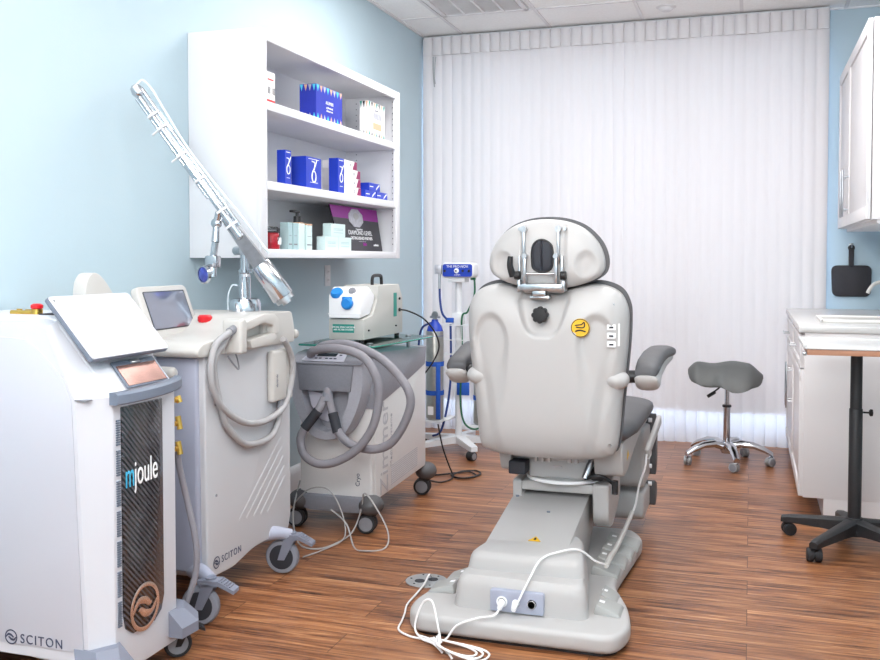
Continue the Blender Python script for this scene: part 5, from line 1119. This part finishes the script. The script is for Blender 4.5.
# armrests (pad and shell, on a pivot)
for s in (-1, 1):
    par = []
    def sx(x): return c + s * x
    def arm(secs, n=20, p=2.6):
        b = nb(); rg = []
        for x, y, z, rx, rz in secs:
            rg.append([Vector((sx(x + rx * abs(cos(a)) ** (2 / p) * (1 if cos(a) > 0 else -1)), y, z + rz * abs(sin(a)) ** (2 / p) * (1 if sin(a) > 0 else -1))) for a in [2 * pi * k / n for k in range(n)]])
        loft(b, rg); return b
    b = arm([(.350, 3.425, .797, .025, .010), (.350, 3.43, .80, .038, .022), (.352, 3.47, .808, .042, .027), (.352, 3.55, .822, .044, .029), (.358, 3.64, .838, .044, .028), (.368, 3.73, .846, .044, .026), (.378, 3.81, .843, .044, .024), (.384, 3.86, .839, .040, .020), (.386, 3.872, .837, .026, .010)]); obj('armrest_pad', b, 'pad', t, ang=60)
    b = arm([(.352, 3.418, .785, .025, .006), (.352, 3.424, .778, .040, .014), (.352, 3.47, .762, .042, .030), (.356, 3.52, .762, .040, .036), (.356, 3.62, .785, .036, .036), (.368, 3.72, .812, .036, .026), (.378, 3.82, .820, .038, .018), (.384, 3.865, .822, .028, .010)]); obj('armrest_shell', b, 'chair', t, ang=60)
    b = nb(); cyl(b, (sx(.27), 3.47, .778), (sx(.325), 3.47, .782), .024, .022, 20); obj('armrest_joint', b, 'black', t)
    b = nb(); ell(b, (sx(.250), 3.405, .775), .048, .055, .036); obj('armrest_pivot', b, 'chair', t)
# foot pedals
def pedal(x0, x1, y0, y1, z0=.066, lab=None):
    b = nb(); s = 1 if x1 > x0 else -1
    P = [(x0, y0, z0 + .012), (x1, y0 - .01, z0 + .004), (x1, y1 - .01, z0 + .004), (x0, y1, z0 + .012)]; lo = [Vector(p) for p in P]
    hi = [Vector((x0 + s * .006, y0 + .004, z0 + .034)), Vector((x1 - s * .008, y0 - .004, z0 + .014)), Vector((x1 - s * .008, y1 - .014, z0 + .014)), Vector((x0 + s * .006, y1 - .004, z0 + .034))]
    mid = x0 + (x1 - x0) * .42
    b2 = nb(); loft(b2, [[v - Vector((0, 0, .014)) for v in lo], lo, hi]); bevel(b2, .003, 2); merge(b, b2); o = obj('foot_pedal', b, 'pedal', t)
    b = nb(); cx_ = x0 + (x1 - x0) * .22; cy_ = (y0 + y1) / 2; zz = z0 + .0296; box(b, -.009, .009, -.009, .009, 0, .002, .001, mtx=Matrix.Translation((cx_, cy_, zz)) @ Matrix.Rotation(-.18 * -s, 4, 'Y')); k_ = obj('pedal_icon', b, 'white', o)
for y0 in (3.40, 3.52, 3.64, 3.76): pedal(c + .165, c + .262 + (y0 - 3.4) * .09, y0, y0 + .112)
for y0 in (3.015, 3.125): pedal(c + .236, c + .325 - (y0 - 3.0) * .25, y0, y0 + .102)
for y0 in (3.055, 3.165): pedal(c - .242, c - .345 + (y0 - 3.0) * .2, y0, y0 + .10)
# handset on the right side with its cable and sleeve
b = nb(); p0, p1 = Vector((c + .30, 3.98, .40)), Vector((c + .325, 4.28, .50)); mtx_ = Matrix.Translation((p0 + p1) / 2) @ (p1 - p0).to_track_quat('Z', 'X').to_matrix().to_4x4(); Lh = (p1 - p0).length
box(b, -.022, .022, -.010, .010, -Lh / 2, Lh / 2, .008, 3, mtx=mtx_); hso = obj('hand_control', b, 'chair', t)
b = nb(); tube(b, [p0, p0 + Vector((-.003, -.02, -.05)), (c + .275, 3.95, .28), (c + .262, 3.94, .20), (c + .25, 3.92, .165)], .0045, 8); obj('control_cable', b, 'cable', t)
b = nb(); tube(b, [(c + .25, 3.925, .17), (c + .245, 3.70, .15), (c + .24, 3.50, .14), (c + .24, 3.38, .15), (c + .245, 3.22, .165)], .009, 10); obj('cable_sleeve', b, 'cream', t)
b = nb(); tube(b, [(c + .245, 3.23, .165), (c + .215, 3.18, .19), (c + .165, 3.14, .235), (c + .11, 3.08, .24), (c + .06, 3.02, .225), (c + .03, 2.93, .16), (c + .006, 2.895, .103)], .0036, 8, 8); obj('signal_cable', b, 'cable', t)

# mains cable to the floor box
t = thing('floor_outlet', 'round grey metal floor outlet set in the planks by the chair base', 'outlet', (-1.14, 3.345, 0))
b = nb(); lathe(b, [(0, 0), (.078, 0), (.078, .002), (.070, .004), (0, .004)], (-1.14, 3.345, .0005), n=40); obj('cover_plate', b, 'outletg', t)
b = nb()
for dx, dy in ((-.02, -.018), (.022, .012)): lathe(b, [(0, 0), (.019, 0), (.019, .0015), (0, .0015)], (-1.14 + dx, 3.345 + dy, .0045), n=20)
for k in range(6):
    a = k * pi / 3; cyl(b, (-1.14 + .06 * cos(a), 3.345 + .06 * sin(a), .004), (-1.14 + .06 * cos(a), 3.345 + .06 * sin(a), .0055), .004, n=8)
obj('socket_insert', b, 'slot', t)
b = nb(); r = .0034
tube(b, [(-1.125, 3.36, .014), (-1.125, 3.33, .03), (-1.125, 3.27, .012), (-1.125, 3.18, .006), (-1.12, 3.08, .006), (-1.10, 3.00, .006), (-1.085, 2.93, .006), (-1.07, 2.86, .006), (-1.02, 2.82, .006), (-.95, 2.80, .008), (-.90, 2.77, .008), (-.86, 2.73, .006), (-.84, 2.70, .005)], r, 8)
tube(b, [(-.742, 2.895, .100), (-.755, 2.865, .086), (-.80, 2.835, .083), (-.86, 2.815, .06), (-.89, 2.80, .02), (-.92, 2.79, .010), (-.95, 2.81, .010), (-.99, 2.825, .010)], r, 8)
tube(b, [(-.90, 2.78, .013), (-.92, 2.80, .075), (-.945, 2.825, .125), (-.98, 2.835, .11), (-1.0, 2.82, .04), (-.97, 2.795, .014), (-.92, 2.77, .012), (-.88, 2.73, .006)], r, 8)
for k in range(3):
    tube(b, [(-.94 + .01 * k, 2.80, .016 + .004 * k), (-.89, 2.75 - .01 * k, .014 + .005 * k), (-.83 + .02 * k, 2.72 - .012 * k, .012), (-.79 + .02 * k, 2.73 - .01 * k, .006), (-.78 + .02 * k, 2.76, .006), (-.82 + .02 * k, 2.785, .010), (-.89, 2.79, .018), (-.94, 2.81, .012)], r, 8)
tube(b, [(-.90, 2.76, .005), (-.91, 2.79, .032), (-.925, 2.815, .006)], .0045, 8)
obj('mains_cable', b, 'cable', label='coiled white mains cable running from floor outlet to the chair base', cat='cable', origin=(-.95, 2.8, 0))
# thin cables under the left machines
b = nb(); tube(b, [(-1.95, 3.93, .19), (-1.88, 3.72, .10), (-1.80, 3.60, .02), (-1.72, 3.56, .005), (-1.66, 3.62, .005), (-1.63, 3.78, .02), (-1.60, 3.82, .12), (-1.58, 3.80, .19), (-1.52, 3.76, .16), (-1.44, 3.72, .06), (-1.43, 3.66, .005), (-1.50, 3.60, .005), (-1.56, 3.64, .005), (-1.62, 3.70, .08), (-1.70, 3.72, .13)], .0035, 8)
tube(b, [(-1.70, 3.45, .005), (-1.66, 3.58, .005), (-1.62, 3.68, .03), (-1.66, 3.74, .12), (-1.74, 3.78, .20), (-1.84, 3.80, .19), (-1.92, 3.82, .12)], .003, 8)
obj('thin_cable', b, 'gcable', label='thin grey cable looping on the floor below the cooling machine', cat='cable', origin=(-1.65, 3.7, 0))
b = nb(); tube(b, [(-1.62, 4.95, .30), (-1.60, 4.98, .16), (-1.56, 5.02, .02), (-1.52, 4.98, .006), (-1.46, 5.0, .006), (-1.42, 5.10, .006), (-1.47, 5.18, .006), (-1.54, 5.12, .008), (-1.56, 5.02, .006), (-1.48, 4.96, .010), (-1.43, 5.05, .006), (-1.50, 5.12, .010), (-1.60, 5.05, .006), (-1.72, 4.95, .006)], .0045, 8)
tube(b, [(-1.60, 4.70, .05), (-1.57, 4.85, .006), (-1.54, 4.95, .006), (-1.58, 5.06, .006)], .0045, 8)
obj('black_cable', b, 'black', label='tangle of black cable on the floor near the gas stand', cat='cable', origin=(-1.55, 5.0, 0))
